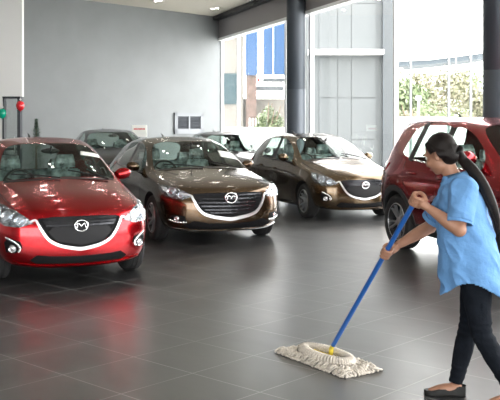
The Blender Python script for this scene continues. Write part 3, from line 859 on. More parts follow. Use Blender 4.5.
def make_car(label, kind, mat, loc, yaw, style, cat='car', far=False):
    """yaw: degrees the nose is turned to the picture's right, measured from facing the viewer"""
    W = WARPS[style]
    C = thing(kind, label, cat, loc, math.radians(yaw-90))
    ar = W.wr + (.05 if style != 'cx5' else .06)
    me, bvh = body_mesh(W, ar)
    Mats = [mat, M['cglass'], M['trim'], M['well'], M['cglass'], M['cladding'], M['cglass']]
    split(me, Mats, {0, 2, 3, 5}, 'body', C)
    split(me, Mats, {4}, 'windshield', C)
    split(me, Mats, {6}, 'rear_window', C)
    for s in (1, -1):
        for nm, lo, hi in (('front', W((-.25, 0, 0)).x, 9), ('rear', -9, W((-.25, 0, 0)).x)):
            split(me, Mats, {1}, 'side_window', C, lambda c, s=s, lo=lo, hi=hi: c.y*s > 0 and lo < c.x < hi)
    bpy.data.meshes.remove(me)
    L = Lay(bvh, W)
    Fd = (1, 0, 0)
    # -------- wheels
    rr = W.wr; wd = .19 if style != 'cx5' else .225; rimr = W.rimr
    for x in (W.ax, -W.ax):
        for s in (1, -1):
            make_wheel(C, x, s*(W.hw-.03-wd/2), s, rr, wd, rimr, 5 if style != 'cx5' else 5, M['rim'] if style != 'cx5' else M['rim'])
    # -------- front face
    gs = STYLE[style]
    bm = bmesh.new()
    half = gs['grille']                     # outline of the right half, from centre top, y>=0
    full = half + [(x, -y, z) for x, y, z in half[::-1]]
    L.patch(bm, full, Fd, .004, .012)
    g = obj('grille', bm, M['mesh'], C, smooth=True, angle=40)
    bm = bmesh.new()
    if gs['slats']:
        for z, hwid in gs['slats']:
            L.band(bm, [(2.05, -hwid, z), (2.05, 0, z-.006), (2.05, hwid, z)], Fd, .020, .022, .02)
        obj('grille_slat', bm, M['grilleslat'], g, smooth=True, angle=40)
    if gs.get('blank'):
        bm = bmesh.new(); q = gs['blank']; L.patch(bm, q + [(x, -y, z) for x, y, z in q[::-1]], Fd, .02, .02)
        obj('plate_holder', bm, M['plateblank'], g, smooth=True, angle=40)
    bm = bmesh.new()
    wing = gs['wing']; path = [(x, -y, z) for x, y, z in wing[::-1]] + wing[1:]
    L.band(bm, path, Fd, .03, .024, .03, widths=lambda t: gs['ww'][0] + (gs['ww'][1]-gs['ww'][0])*(1-abs(2*t-1)))
    obj('chrome_wing', bm, M['satin'], C, smooth=True, angle=40)
    bm = bmesh.new(); q = gs['intake']; L.patch(bm, q + [(x, -y, z) for x, y, z in q[::-1]], Fd, .004, .012)
    o = obj('lower_intake', bm, M['mesh'], C, smooth=True, angle=40)
    bm = bmesh.new(); q = gs['lip']; L.band(bm, [(x, -y, z) for x, y, z in q[::-1]] + q[1:], Fd, gs.get('lipw', .018), .012, .02)
    obj('bumper_lip', bm, gs['lipmat'](mat), C, smooth=True, angle=40)
    bc, bn = L.on((2.05, 0, gs['bz']), Fd, .035); badge(C, bc, gs['br'], Fd)
    for s in (1, -1):
        mm = (lambda q: q) if s > 0 else mir
        d = (1, .75*s, .05)
        bm = bmesh.new(); L.patch(bm, mm(gs['lamp']), d, .004, .012, .03); hl = obj('headlight', bm, M['dchrome'], C, smooth=True, angle=40)
        for (p, r_) in gs['bulbs']:
            c, n_ = L.on((p[0], p[1]*s, p[2]), d, .0)
            bm = bmesh.new()
            n2 = (n_ + Vector(d).normalized()).normalized()
            rot = n2.to_track_quat('Z', 'Y').to_matrix()
            lathe(bm, [(.0001, .012), (r_*.55, .010), (r_*.62, .004), (r_*.8, .008), (r_, .016), (r_*1.05, .004), (.0001, .003)], 'z', 24)
            for v in bm.verts: v.co = rot @ v.co + c + n2*.003
            obj('bulb', bm, M['reflector'], hl, smooth=True, angle=50)
        bm = bmesh.new(); L.patch(bm, mm(gs['amber']), d, .010, .012, .03); obj('turn_signal', bm, gs['ambermat'], hl, smooth=True)
        bm = bmesh.new(); L.patch(bm, mm(gs['lamp']), d, .026, .004, .03); obj('lens', bm, M['lens'], hl, smooth=True, angle=40)
        # fog lamp
        d = (1, .45*s, 0)
        bm = bmesh.new(); L.patch(bm, mm(gs['fogpod']), d, .004, .010, .03); fg = obj('fog_lamp', bm, M['mesh'], C, smooth=True)
        c, n_ = L.on((gs['fog'][0], gs['fog'][1]*s, gs['fog'][2]), d, .0)
        rot = (n_+Vector(d).normalized()).to_track_quat('Z', 'Y').to_matrix(); bm = bmesh.new(); r_ = gs['fogr']
        lathe(bm, [(.0001, .014), (r_*.6, .013), (r_*.75, .008), (r_, .014), (r_*1.1, .002), (.0001, .002)], 'z', 20)
        for v in bm.verts: v.co = rot @ v.co + c
        obj('bulb', bm, M['reflector'], fg, smooth=True, angle=50)
        bm = bmesh.new(); L.band(bm, mm(gs['fogchrome']), d, .022, .016, .015); obj('fog_trim', bm, M['chrome'], fg, smooth=True)
        # tail lamps
        dt = (-1, .8*s, 0)
        bm = bmesh.new(); L.patch(bm, mm([(-1.93,.46,.93),(-1.75,.70,.98),(-1.55,.79,.96),(-1.62,.80,.86),(-1.86,.70,.80),(-1.95,.48,.84)]), dt, .008, .012, .03)
        obj('tail_lamp', bm, M['tail'], C, smooth=True)
    # -------- side details
    for s in (1, -1):
        d = (0, s, 0); mm = (lambda q: [(a, b*s, c) for a, b, c in q])
        def ln(q, w_=.007):
            bmx = bmesh.new(); L.band(bmx, mm(q), d, w_, .002, .006, sm=3); obj('shut_line', bmx, M['trim'], C)
        ln([(.72,.8,.28),(.76,.8,.50),(.78,.8,.75),(.70,.8,.93)])
        ln([(-.27,.8,.24),(-.27,.8,.5),(-.27,.8,.97)])
        ln([(-.92,.8,.60),(-1.05,.8,.75),(-1.10,.8,1.0)])
        ln([(.72,.8,.26),(.2,.8,.24),(-.8,.8,.24),(-.88,.8,.36)])
        for xh, zh in ((-.10, .83), (-.85, .86)):
            bm = bmesh.new(); c, _ = L.on((xh, .8*s, zh), d, .0)
            tube(bm, [c+Vector((-.09, -s*.005, 0)), c+Vector((-.07, s*.028, 0)), c+Vector((.07, s*.028, 0)), c+Vector((.09, -s*.005, 0))], .013, 8, sm=3); obj('door_handle', bm, mat, C, smooth=True)
        # window surround
        bm = bmesh.new(); L.band(bm, mm([(.68,.8,.962),(.2,.8,.968),(-.25,.8,.982),(-.8,.8,1.01),(-1.0,.8,1.03)]), d, .018, .006, .012); obj('waistline_strip', bm, M['trim'] if style != 'cx5' else M['chrome'], C)
        # mirror
        c = W((.44, .770*s, .99)) + Vector((0, 0, .06 if style == 'cx5' else .01))
        mz = gs.get('mz', 1)
        bm = bmesh.new()
        vs = ell(bm, c+Vector((.03, s*.095, .045)), (.062, .105*mz, .072*mz), None, 20, 14)
        for v in vs:
            if v.co.x < c.x+.005: v.co.x = c.x+.005 + (v.co.x-c.x-.005)*.15
            v.co.z += (abs(v.co.y)-abs(c.y)-.1)*.10
        mo = obj('side_mirror', bm, gs.get('mirmat', lambda m_: m_)(mat), C, smooth=True)
        bm = bmesh.new(); tube(bm, [c+Vector((0, -s*.03, -.045)), c+Vector((.01, s*.05, -.01)), c+Vector((.02, s*.10, .0))], [.035, .022, .03], 10); obj('mirror_stalk', bm, M['trim'], mo, smooth=True)
        bm = bmesh.new(); ell(bm, c+Vector((.0, s*.095, .045)), (.004, .087*mz, .058*mz)); obj('mirror_glass', bm, M['chrome'], mo, smooth=True)
        if W.clad:
            for ax in (W.ax, -W.ax):
                bm = bmesh.new(); R = W.wr+.085
                q = [Vector((ax + R*math.cos(t*PI/14), .9*s, W.wr+.005+R*math.sin(t*PI/14))) for t in range(-1, 16)]
                sv_, L.W = L.W, (lambda p: Vector(p)); L.band(bm, q, d, .075, .012, .03, sm=1); L.W = sv_
                obj('arch_cladding', bm, M['cladding'], C, smooth=True, angle=40)
    # bonnet shut lines
    for s in (1, -1):
        bm = bmesh.new(); L.band(bm, [(1.93,.60*s,.8),(1.7,.655*s,.86),(1.3,.70*s,.9),(.95,.70*s,.95)], (0, 0, 1), .007, .002, .006, sm=3)
        obj('bonnet_seam', bm, M['trim'], C)
    if W.third:
        for s in (1, -1):
            bm = bmesh.new(); L.patch(bm, [(-.93,.8*s,1.0),(-1.03,.8*s,1.02),(-.98,.6*s,1.42),(-.88,.6*s,1.43)][::s], (0, s, .2), .008, .012, .04); obj('window_divider', bm, M['trim'], C)
    # wipers
    bm = bmesh.new()
    for a, b in (((1.02, .55, 1.0), (.86, .10, 1.06)), ((1.05, -.02, 1.0), (.84, -.52, 1.06))):
        pa, _ = L.on(a, (1, 0, 1), .02); pb, _ = L.on(b, (1, 0, 1), .02)
        tube(bm, [pa, (pa+pb)/2+Vector((.01, 0, .01)), pb], .009, 6)
    obj('wiper', bm, M['trim'], C)
    # black band at screen foot and top
    bm = bmesh.new(); L.band(bm, [(.93,-.62,.97),(1.03,-.33,1.0),(1.05,0,1.01),(1.03,.33,1.0),(.93,.62,.97)], (1, 0, 1.6), .05, .004, .01); obj('cowl', bm, M['trim'], C)
    # -------- interior
    z0 = W((0, 0, .5)).z - .5
    bm = bmesh.new()
    p0, p1 = W((-1.25, .60, .25)), W((.80, .60, .42)); box(bm, (p0.x, -p0.y, p0.z), (p1.x, p0.y, p1.z)); obj('cabin_floor', bm, M['dash'], C)
    bm = bmesh.new(); dz = W((0, 0, .93)).z
    xs = W((.88, 0, 0)).x; xb = W((.50, 0, 0)).x
    tube(bm, [(xb, -.62*W.ys, dz-.12), (xb+.03, -.3, dz-.07), (xb+.03, .3, dz-.07), (xb, .62*W.ys, dz-.12)], .14, 14)
    box(bm, (xb, -.60*W.ys, dz-.14), (xs, .60*W.ys, dz-.03))
    ell(bm, (xb-.02, -.34, dz-.0), (.12, .17, .06))
    obj('dashboard', bm, M['dash'], C, smooth=True, angle=40)
    zs = W((0, 0, .42)).z
    for s in (1, -1): seat(C, xb-.62, s*.35*W.ys, 1, zs)
    bm = bmesh.new(); xr = W((-.85, 0, 0)).x
    pad(bm, (xr+.15, 0, zs+.06), (.09, .56, .24), math.radians(80), 1)
    pad(bm, (xr-.14, 0, zs+.36), (.08, .56, .27), math.radians(-18), .95)
    for y in (-.36, .36): pad(bm, (xr-.24, y, zs+.68), (.04, .12, .07), math.radians(-8), .8)
    obj('rear_bench', bm, M['plastic'], C, smooth=True)
    bm = bmesh.new(); cw = Vector((xb-.18, -.35*W.ys, dz-.0)); tl = Matrix.Rotation(math.radians(68), 3, 'Y')
    tube(bm, [tuple(cw + tl @ Vector((.185*math.cos(t*PI/12), .185*math.sin(t*PI/12), 0))) for t in range(24)], .016, 8, sm=1, closed=True)
    ell(bm, cw+Vector((.02, 0, 0)), (.035, .07, .06))
    for a in (0, 120, 240):
        tube(bm, [cw+Vector((.02, 0, 0)), tuple(cw + tl @ Vector((.18*math.cos(math.radians(a)), .18*math.sin(math.radians(a)), 0)))], .014, 6, sm=1)
    tube(bm, [cw+Vector((.02, 0, 0)), cw+Vector((.25, 0, -.10))], .03, 8, sm=1)
    obj('steering_wheel', bm, M['trim'], C, smooth=True)
    mp_ = W((.42, 0, 1.36)); bm = bmesh.new(); ell(bm, mp_+Vector((-.03, 0, -.03)), (.02, .11, .035)); tube(bm, [mp_+Vector((-.02, 0, -.03)), mp_+Vector((.05, 0, .03))], .012, 6); obj('rear_view_mirror', bm, M['trim'], C, smooth=True)
    for (a, bm_) in (gs.get('sheet', []) if style == 'three' or mat is M['red'] else []):
        bm = bmesh.new(); L.patch(bm, a, (1, 0, 1), .004, .003, .05); obj('paper_sheet', bm, M['paper'], C, smooth=True)
    # antenna
    pa, _ = L.on((-1.1, 0, 1.4), (0, 0, 1), 0); bm = bmesh.new(); tube(bm, [pa-Vector((0, 0, .01)), pa+Vector((-.03, 0, .03)), pa+Vector((-.14, 0, .07))], [.025, .012, .005], 8); obj('antenna', bm, M['trim'], C, smooth=True)
    return C

WARPS = {
 'hatch': Warp([(-1.995,-1.995),(2.065,2.065)], [(0,0),(1.5,1.5)], 1.0, 1.285, .8475, .305),
 'cx3': Warp([(-1.995,-1.995),(2.065,2.1)], [(0,0),(.17,.2),(.5,.55),(.98,1.06),(1.495,1.55)], 1.03, 1.285, .87, .33),
 'three': Warp([(-1.995,-2.26),(-1.285,-1.35),(1.0,1.0),(1.285,1.35),(2.065,2.22)], [(0,0),(.17,.16),(.5,.50),(.75,.768),(.98,.95),(1.495,1.46)], 1.085, 1.35, .92, .322),
 'cx5': Warp([(-1.995,-2.25),(-1.285,-1.35),(1.0,1.02),(1.285,1.35),(2.065,2.28)], [(0,0),(.17,.23),(.26,.36),(.5,.66),(.98,1.15),(1.495,1.74)], 1.085, 1.35, .92, .362, True, True),
}
for k, r_ in (('hatch', .20), ('cx3', .215), ('three', .215), ('cx5', .245)): WARPS[k].rimr = r_
lampA = [(1.99,.475,.645),(1.955,.53,.70),(1.88,.63,.765),(1.70,.745,.815),(1.55,.80,.83),(1.62,.82,.745),(1.74,.81,.665),(1.86,.74,.615),(1.95,.60,.605)]
STYLE = {}
STYLE['hatch'] = dict(
  grille=[(2,0,.705),(2,.26,.705),(2,.425,.69),(2,.395,.60),(2,.31,.485),(2,.20,.425),(2,0,.385)],
  blank=[(2,0,.60),(2,.28,.60),(2,.325,.555),(2,.24,.46),(2,0,.415)],
  slats=[(.685,.38),(.65,.37),(.62,.35)],
  wing=[(2,0,.376),(2,.12,.394),(2,.22,.420),(2,.31,.470),(2,.37,.545),(2,.42,.635),(2,.445,.675),(2,.50,.655)], ww=(.018, .034),
  intake=[(2,0,.30),(2,.30,.31),(2,.43,.325),(2,.50,.275),(2,.44,.235),(2,0,.225)],
  lip=[(2,0,.20),(2,.3,.205),(2,.52,.225),(1.95,.66,.25)], lipmat=lambda m_: m_,
  bz=.612, br=.068, lamp=lampA, bulbs=[((1.93,.60,.672),.05),((1.82,.70,.705),.062)],
  amber=[(1.78,.78,.70),(1.66,.81,.745),(1.60,.81,.80),(1.70,.77,.79)], ambermat=M['lampw'],
  fogpod=[(1.97,.60,.46),(1.90,.71,.50),(1.86,.745,.45),(1.90,.74,.35),(1.95,.64,.345),(1.98,.58,.40)],
  fog=(1.93,.67,.39), fogr=.038, fogchrome=[(1.9,.735,.50),(1.95,.65,.455),(1.97,.60,.40),(1.95,.61,.36)],
  sheet=[([(.55,.34,1.33),(.45,.36,1.37),(.45,.58,1.36),(.55,.58,1.32)], 0)])
STYLE['cx3'] = STYLE['hatch']
STYLE['three'] = dict(
  grille=[(2,0,.70),(2,.30,.70),(2,.47,.69),(2,.45,.60),(2,.36,.46),(2,.22,.40),(2,0,.375)],
  blank=None, slats=[(.67,.43),(.625,.43),(.58,.41),(.535,.38),(.49,.34),(.45,.27)],
  wing=[(2,0,.362),(2,.14,.38),(2,.26,.405),(2,.36,.45),(2,.425,.53),(2,.47,.62),(2,.50,.67),(2,.62,.69)], ww=(.022, .046),
  intake=[(2,0,.30),(2,.28,.31),(2,.46,.345),(2,.60,.29),(2,.50,.235),(2,0,.225)],
  lip=[(2,0,.205),(2,.3,.21),(2,.52,.225),(1.93,.70,.26)], lipmat=lambda m_: M['chrome'], lipw=.014,
  bz=.635, br=.085, lamp=[(1.99,.49,.655),(1.955,.53,.70),(1.88,.63,.755),(1.72,.75,.80),(1.55,.81,.80),(1.62,.82,.735),(1.74,.81,.675),(1.86,.74,.635),(1.95,.60,.625)],
  bulbs=[((1.92,.615,.68),.045),((1.82,.70,.71),.065)],
  amber=[(1.80,.76,.70),(1.68,.80,.73),(1.62,.81,.775),(1.74,.76,.77)], ambermat=M['lampw'],
  fogpod=[(1.97,.58,.41),(1.90,.72,.42),(1.86,.75,.40),(1.88,.74,.35),(1.95,.64,.335),(1.98,.56,.34)],
  fog=(1.93,.67,.375), fogr=.034, fogchrome=[(1.86,.76,.36),(1.92,.68,.33),(1.98,.56,.325)],
  sheet=[([(.70,.36,1.17),(.50,.38,1.27),(.50,.62,1.26),(.70,.62,1.16)], 0)])
STYLE['cx5'] = dict(STYLE['hatch'], mz=1.15, mirmat=lambda m_: m_)
STYLE['cx5']['slats'] = STYLE['three']['slats']

def gp(px, py): # ground point at pixel
    Y = HC*F/(py-125); return Vector(((px-250)/F*Y, Y, 0))
def place(front_right_px, W, yaw):
    """position of car origin from the ground contact of its own right front wheel (left in the picture)"""
    a = math.radians(yaw); p = gp(*front_right_px)
    fwd = Vector((math.sin(a), -math.cos(a), 0)); left = Vector((math.cos(a), math.sin(a), 0))
    return p - fwd*W.ax + left*(W.hw-.125)
H_ = WARPS['hatch']; T_ = WARPS['three']; K_ = WARPS['cx5']
make_car('glossy red hatchback nearest the viewer at the left, nose to the camera', 'car', M['red'], place((-2, 278), H_, 23.5), 23.5, 'hatch')
make_car('brown hatchback with a slatted chrome grille, right beside the red one', 'car', M['brown'], place((157.5, 240), T_, 21.5), 21.5, 'three')
make_car('bronze hatchback parked between the round pillar and the red SUV', 'car', M['gold'], place((308, 218), H_, 19.5), 19.5, 'hatch')
p_ = at(110, 125, 20.6); make_car('dark brown car far back between the two nearest cars, only its cabin showing', 'car', M['dark'], Vector((p_.x, p_.y, 0)), 18, 'cx3', far=True)
p_ = at(226, 125, 20.6); make_car('dark grey car far back by the left window, behind the brown hatchback', 'car', M['grey'], Vector((p_.x, p_.y, 0)), 17, 'hatch', far=True)
# SUV: from its own right rear wheel
a_ = math.radians(17.5); p_ = gp(403.5, 248.5)
make_car('red SUV with black wheel arches at the right, behind the woman', 'suv', M['red2'],
         p_ + Vector((math.sin(a_), -math.cos(a_), 0))*K_.ax + Vector((math.cos(a_), math.sin(a_), 0))*(K_.hw-.14), 17.5, 'cx5')
# ================================================================== THE WOMAN AND HER MOP
PB = Vector((1.35, 5.16, 0))
wm = thing('person', 'woman in a light blue shirt and black jeans with a long ponytail, pushing a mop', 'person', PB)
hd = Vector((-.906, .423, 0)); lf = Vector((-.423, -.906, 0)); UP = Vector((0, 0, 1))
A_ = Vector((.955, 5.06, 1.19)); B_ = Vector((.56, 6.03, .085)); pdir = (B_-A_).normalized()
def on_pole(px):
    k = (px-250)/F; s_ = (A_.x - k*A_.y)/(k*(B_-A_).y - (B_-A_).x); return A_ + (B_-A_)*s_
hand_l = on_pole(416); hand_r = on_pole(386)
sh_l = Vector((1.235, 5.02, 1.275)); el_l = Vector((1.19, 4.95, 1.045))
sh_r = Vector((1.27, 5.33, 1.265)); el_r = Vector((1.13, 5.47, 1.0))
neck0 = Vector((1.235, 5.17, 1.30)); head_c = Vector((1.135, 5.195, 1.463))
pel = Vector((1.345, 5.18, .86))
def wrist(hand, elbow, d=.07):
    v = (elbow-hand).normalized(); return hand + v*d
wr_l = wrist(hand_l, el_l, .085); wr_r = wrist(hand_r, el_r, .085)
hip_l = pel + lf*.085 + Vector((0, 0, -.04)); hip_r = pel - lf*.085 + Vector((0, 0, -.04))
kn_l = Vector((1.345, 5.06, .435)); an_l = Vector((1.525, 5.03, .085))
kn_r = Vector((1.325, 5.26, .43)); an_r = Vector((1.245, 5.27, .075))
# --- body core
bm = bmesh.new()
tube(bm, [pel+Vector((.01, 0, -.06)), pel+Vector((0, 0, .05)), Vector((1.31, 5.18, 1.02)), Vector((1.275, 5.175, 1.17)), Vector((1.25, 5.172, 1.26)), neck0], [.10, .105, .10, .115, .105, .06], 16, flat=.85)
tube(bm, [sh_l, neck0-UP*.03, sh_r], [.05, .075, .05], 12)
tube(bm, [neck0-UP*.03, neck0.lerp(head_c, .55), head_c+Vector((.03, 0, -.02))], [.058, .048, .05], 14)
def limb(pts, rr, seg=12): tube(bm, pts, rr, seg)
limb([sh_l, sh_l.lerp(el_l, .5), el_l], [.05, .043, .037]); limb([el_l, el_l.lerp(wr_l, .3), el_l.lerp(wr_l, .7), wr_l], [.040, .042, .032, .025])
limb([sh_r, sh_r.lerp(el_r, .5), el_r], [.05, .043, .037]); limb([el_r, el_r.lerp(wr_r, .3), el_r.lerp(wr_r, .7), wr_r], [.040, .042, .032, .025])
limb([hip_l, hip_l.lerp(kn_l, .5), kn_l], [.078, .068, .048]); limb([kn_l, kn_l.lerp(an_l, .35), kn_l.lerp(an_l, .75), an_l], [.048, .050, .034, .03])
limb([hip_r, hip_r.lerp(kn_r, .5), kn_r], [.078, .068, .048]); limb([kn_r, kn_r.lerp(an_r, .35), kn_r.lerp(an_r, .75), an_r], [.048, .050, .034, .03])
for an, fd in ((an_l, Vector((-.95, -.1, 0))), (an_r, Vector((-.99, .08, 0)))):
    fd.normalize(); tube(bm, [an-fd*.035+UP*(-.03), an+fd*.06-UP*.035, an+fd*.125-UP*.05, an+fd*.165-UP*.055], [.032, .034, .030, .018], 12, flat=1.0)
# --- head (local: x forward, z up), leaning forward
Rh = Matrix(((hd.x, lf.x, 0), (hd.y, lf.y, 0), (0, 0, 1))) @ Matrix.Rotation(math.radians(-14), 3, 'Z') @ Matrix.Rotation(math.radians(24), 3, 'Y')
def H(p): return head_c + Rh @ Vector(p)
R3 = Rh.copy()
ell(bm, H((-.012, 0, .028)), (.092, .073, .092), R3); ell(bm, H((.028, 0, -.02)), (.062, .058, .088), R3)
ell(bm, H((.050, 0, -.083)), (.028, .028, .024), R3)                     # chin
ell(bm, H((.022, 0, -.062)), (.052, .053, .038), R3)                     # jaw
tube(bm, [H((.083, 0, .012)), H((.094, 0, -.012)), H((.100, 0, -.030)), H((.086, 0, -.038))], [.008, .010, .012, .009], 10)   # nose
for s_ in (-1, 1):
    ell(bm, H((.066, s_*.034, -.028)), (.022, .022, .022), R3)           # cheeks
    ell(bm, H((.074, s_*.028, .030)), (.014, .022, .009), R3)            # brow
    ell(bm, H((-.008, s_*.077, -.012)), (.018, .010, .031), R3)          # ears
ell(bm, H((.082, 0, -.057)), (.010, .021, .006), R3); ell(bm, H((.080, 0, -.067)), (.010, .018, .006), R3)
for e_ in (el_l, el_r): ell(bm, e_, (.043, .043, .043))
core = remesh(bm, .0055, 4)
# --- hands closed round the pole
def hand(hc, elbow, thumb_dir):
    """hc on the pole axis; palm on the elbow's side; pole axis = pdir"""
    b2 = bmesh.new()
    w_ = (elbow-hc).normalized(); q = (w_ - pdir*w_.dot(pdir)).normalized()     # radial, towards the wrist
    r = pdir.cross(q).normalized()*thumb_dir
    R_ = .0235
    pc = hc + q*.034
    tube(b2, [hc+q*.075+w_*.02, hc+q*.055, hc+q*.036], [.024, .031, .030], 14, flat=.9)
    for k in range(3): ell(b2, pc + pdir*(-.022+.022*k) + r*.006, (.017, .017, .017))
    for k, ln in enumerate((230, 250, 240, 205)):
        off = pdir*(-.030+.020*k)
        pts = []
        for j in range(7):
            a = math.radians(35 + (ln-35)*j/6)
            rad = R_+.003
            pts.append(hc + off + q*math.cos(a)*rad + r*math.sin(a)*rad)
        pts = [hc+off*.8+q*.046+r*.012] + pts
        tube(b2, pts, [.0105, .0105, .0102, .010, .0098, .0095, .009, .007], 10)
    pts = [hc + q*.055 - pdir*.018*thumb_dir*0 - pdir*.03, hc + q*.030 - r*.018 - pdir*.038, hc + q*.004 - r*.028 - pdir*.036, hc - q*.016 - r*.022 - pdir*.026]
    tube(b2, pts, [.015, .013, .011, .009], 10)
    tube(b2, [hc+q*.05+w_*.0, hc+w_*.09], [.026, .0235], 12)
    return remesh(b2, .003, 2)
hl_ = hand(hand_l, el_l, 1); hr_ = hand(hand_r, el_r, 1)
bm = bmesh.new(); bm.from_mesh(core); bm.from_mesh(hl_); bm.from_mesh(hr_)
body = obj('body', bm, [M['skin']], wm, smooth=True, shift=PB, recalc=False)
# eyes
M['eye'] = pbr('eye_white', (.75, .73, .70), .2); M['iris'] = pbr('iris', (.03, .018, .012), .15)
for s_ in (-1, 1):
    bm = bmesh.new(); ell(bm, H((.072, s_*.028, .008)), (.0125, .0125, .011), R3)
    ell(bm, H((.0815, s_*.029, .006)), (.0045, .0055, .0055), R3, 12, 8, 1)
    obj('eye', bm, [M['eye'], M['iris']], wm, smooth=True, shift=PB)
    bm = bmesh.new(); tube(bm, [H((.092, s_*.014, .030)), H((.090, s_*.03, .036)), H((.078, s_*.046, .030))], [.003, .004, .002], 6); obj('eyebrow', bm, M['hair'], wm, smooth=True, shift=PB)
bm = bmesh.new(); tube(bm, [H((.086, -.018, -.061)), H((.0935, 0, -.060)), H((.086, .018, -.061))], [.003, .0055, .003], 8)
M['lip'] = pbr('lips', (.35, .10, .09), .4); obj('lips', bm, M['lip'], wm, smooth=True, shift=PB)
# --- hair: cap drawn back to a band, then a long tail over the back
bm = bmesh.new()
ell(bm, H((-.026, 0, .038)), (.094, .082, .090), R3, 28, 18)
ell(bm, H((-.055, 0, .000)), (.068, .074, .085), R3)
for s_ in (-1, 1):
    tube(bm, [H((.030, s_*.050, .085)), H((.008, s_*.072, .040)), H((-.028, s_*.070, -.005)), H((-.085, s_*.03, -.02))], [.016, .022, .026, .028], 12)
band_p = H((-.118, .0, -.012))
tube(bm, [H((-.07, 0, .01)), band_p], [.05, .024], 12)
hcap = remesh(bm, .005, 3)
bm = bmesh.new(); bm.from_mesh(hcap)
# keep the face clear: drop hair verts in front of the hairline
inv = Rh.transposed()
kill = []
for v in bm.verts:
    p = inv @ (v.co - head_c)
    if p.x > .040 + .9*max(0, p.z-.045) and p.z < .082: kill.append(v)
    elif p.x > -.024 and p.z < .008: kill.append(v)
bmesh.ops.delete(bm, geom=kill, context='VERTS')
obj('hair', bm, M['hair'], wm, smooth=True, shift=PB, recalc=False)
bm = bmesh.new()
tp_ = [band_p, at(463, 160, 5.16), at(473, 171, 5.12), at(483, 186, 5.09), at(491, 203, 5.07), at(496, 219, 5.08), at(499, 234, 5.09)]
tube(bm, tp_, [.022, .034, .038, .038, .034, .026, .008], 14, flat=.8)
for k in range(16):
    a = 2*PI*k/16; o_ = Vector((math.cos(a)*.7, math.sin(a)*.55, math.sin(a)*.7))
    tube(bm, [p+o_*r_*.97 for p, r_ in zip(tp_, [.018, .030, .038, .040, .036, .028, .02])], [.004, .004, .004, .004, .004, .003, .002], 6)
obj('ponytail', bm, M['hair'], wm, smooth=True, shift=PB)
bm = bmesh.new(); dd = (tp_[1]-band_p).normalized(); rot = dd.to_track_quat('Z', 'Y').to_matrix()
lathe(bm, [(.024, -.012), (.033, -.006), (.033, .006), (.024, .012)], 'z', 20, closed_prof=True)
for v in bm.verts: v.co = rot @ v.co + band_p + dd*.008
obj('hair_band', bm, M['shoe'], wm, smooth=True, shift=PB)
# --- shirt
def ringloft(bm, rings, seg=28, cap0=False, cap1=False):
    RR = []
    for c, a, b in rings:
        c = Vector(c); row = []
        for k in range(seg):
            t = 2*PI*k/seg; ca, sa = math.cos(t), math.sin(t)
            ex = .85
            x = math.copysign(abs(ca)**ex, ca)*a; y = math.copysign(abs(sa)**ex, sa)*b
            row.append(bm.verts.new(c + hd*x + lf*y))
        RR.append(row)
    for i in range(len(RR)-1):
        for k in range(seg): bm.faces.new((RR[i][k], RR[i][(k+1) % seg], RR[i+1][(k+1) % seg], RR[i+1][k]))
    if cap0: bm.faces.new(RR[0])
    if cap1: bm.faces.new(RR[-1])
    return RR
def cat_r(rings, n=4):
    P = [(*c, a, b) for c, a, b in rings]; return [((p[0], p[1], p[2]), p[3], p[4]) for p in catmull(P, n)]
def sx(px, py, Y=5.16): return at(px, py, Y)
rg = [(sx(455, 176), .060, .062), (sx(457, 181), .072, .090), (sx(459.5, 187), .095, .150), (sx(461.5, 196), .128, .180), (sx(462, 210), .142, .180), (sx(465, 230), .160, .180), (sx(468, 250), .172, .185), (sx(472, 270), .182, .192), (sx(476, 285), .190, .198), (sx(478, 300), .196, .202)]
bm = bmesh.new(); ringloft(bm, cat_r(rg), 36, True, True)
def sleeve(sh, el, t1, r0, r1, dn):
    e = sh.lerp(el, t1)
    tube(bm, [sh + (neck0-sh)*.35 - UP*.02, sh+UP*.0, sh.lerp(e, .5)+dn*.3, e+dn], [.07, r0, (r0+r1)/2, r1], 18)
sleeve(sh_l, el_l, .80, .076, .076, Vector((-.006, -.004, 0)))
sleeve(sh_r, el_r, .80, .076, .074, Vector((0, .0, 0)))
sh_me = remesh(bm, .007, 3)
bm = bmesh.new(); bm.from_mesh(sh_me)
from mathutils import noise
for v in bm.verts:                                      # folds hanging from shoulder and waist
    p = v.co
    k = noise.noise(Vector((p.x*11, p.y*11, p.z*3.0)))*.018 + noise.noise(Vector((p.x*7+p.z*9, p.y*6, p.z*12)))*.013
    rid = 1-abs(noise.noise(Vector((p.x*8+p.z*5, p.y*8, p.z*6+p.x*4))))*2.6
    k += max(0, rid)**2*.011
    n_ = Vector((p.x, p.y, 0)) - Vector((1.28, 5.16, 0)); n_.normalize()
    v.co = p + n_*k
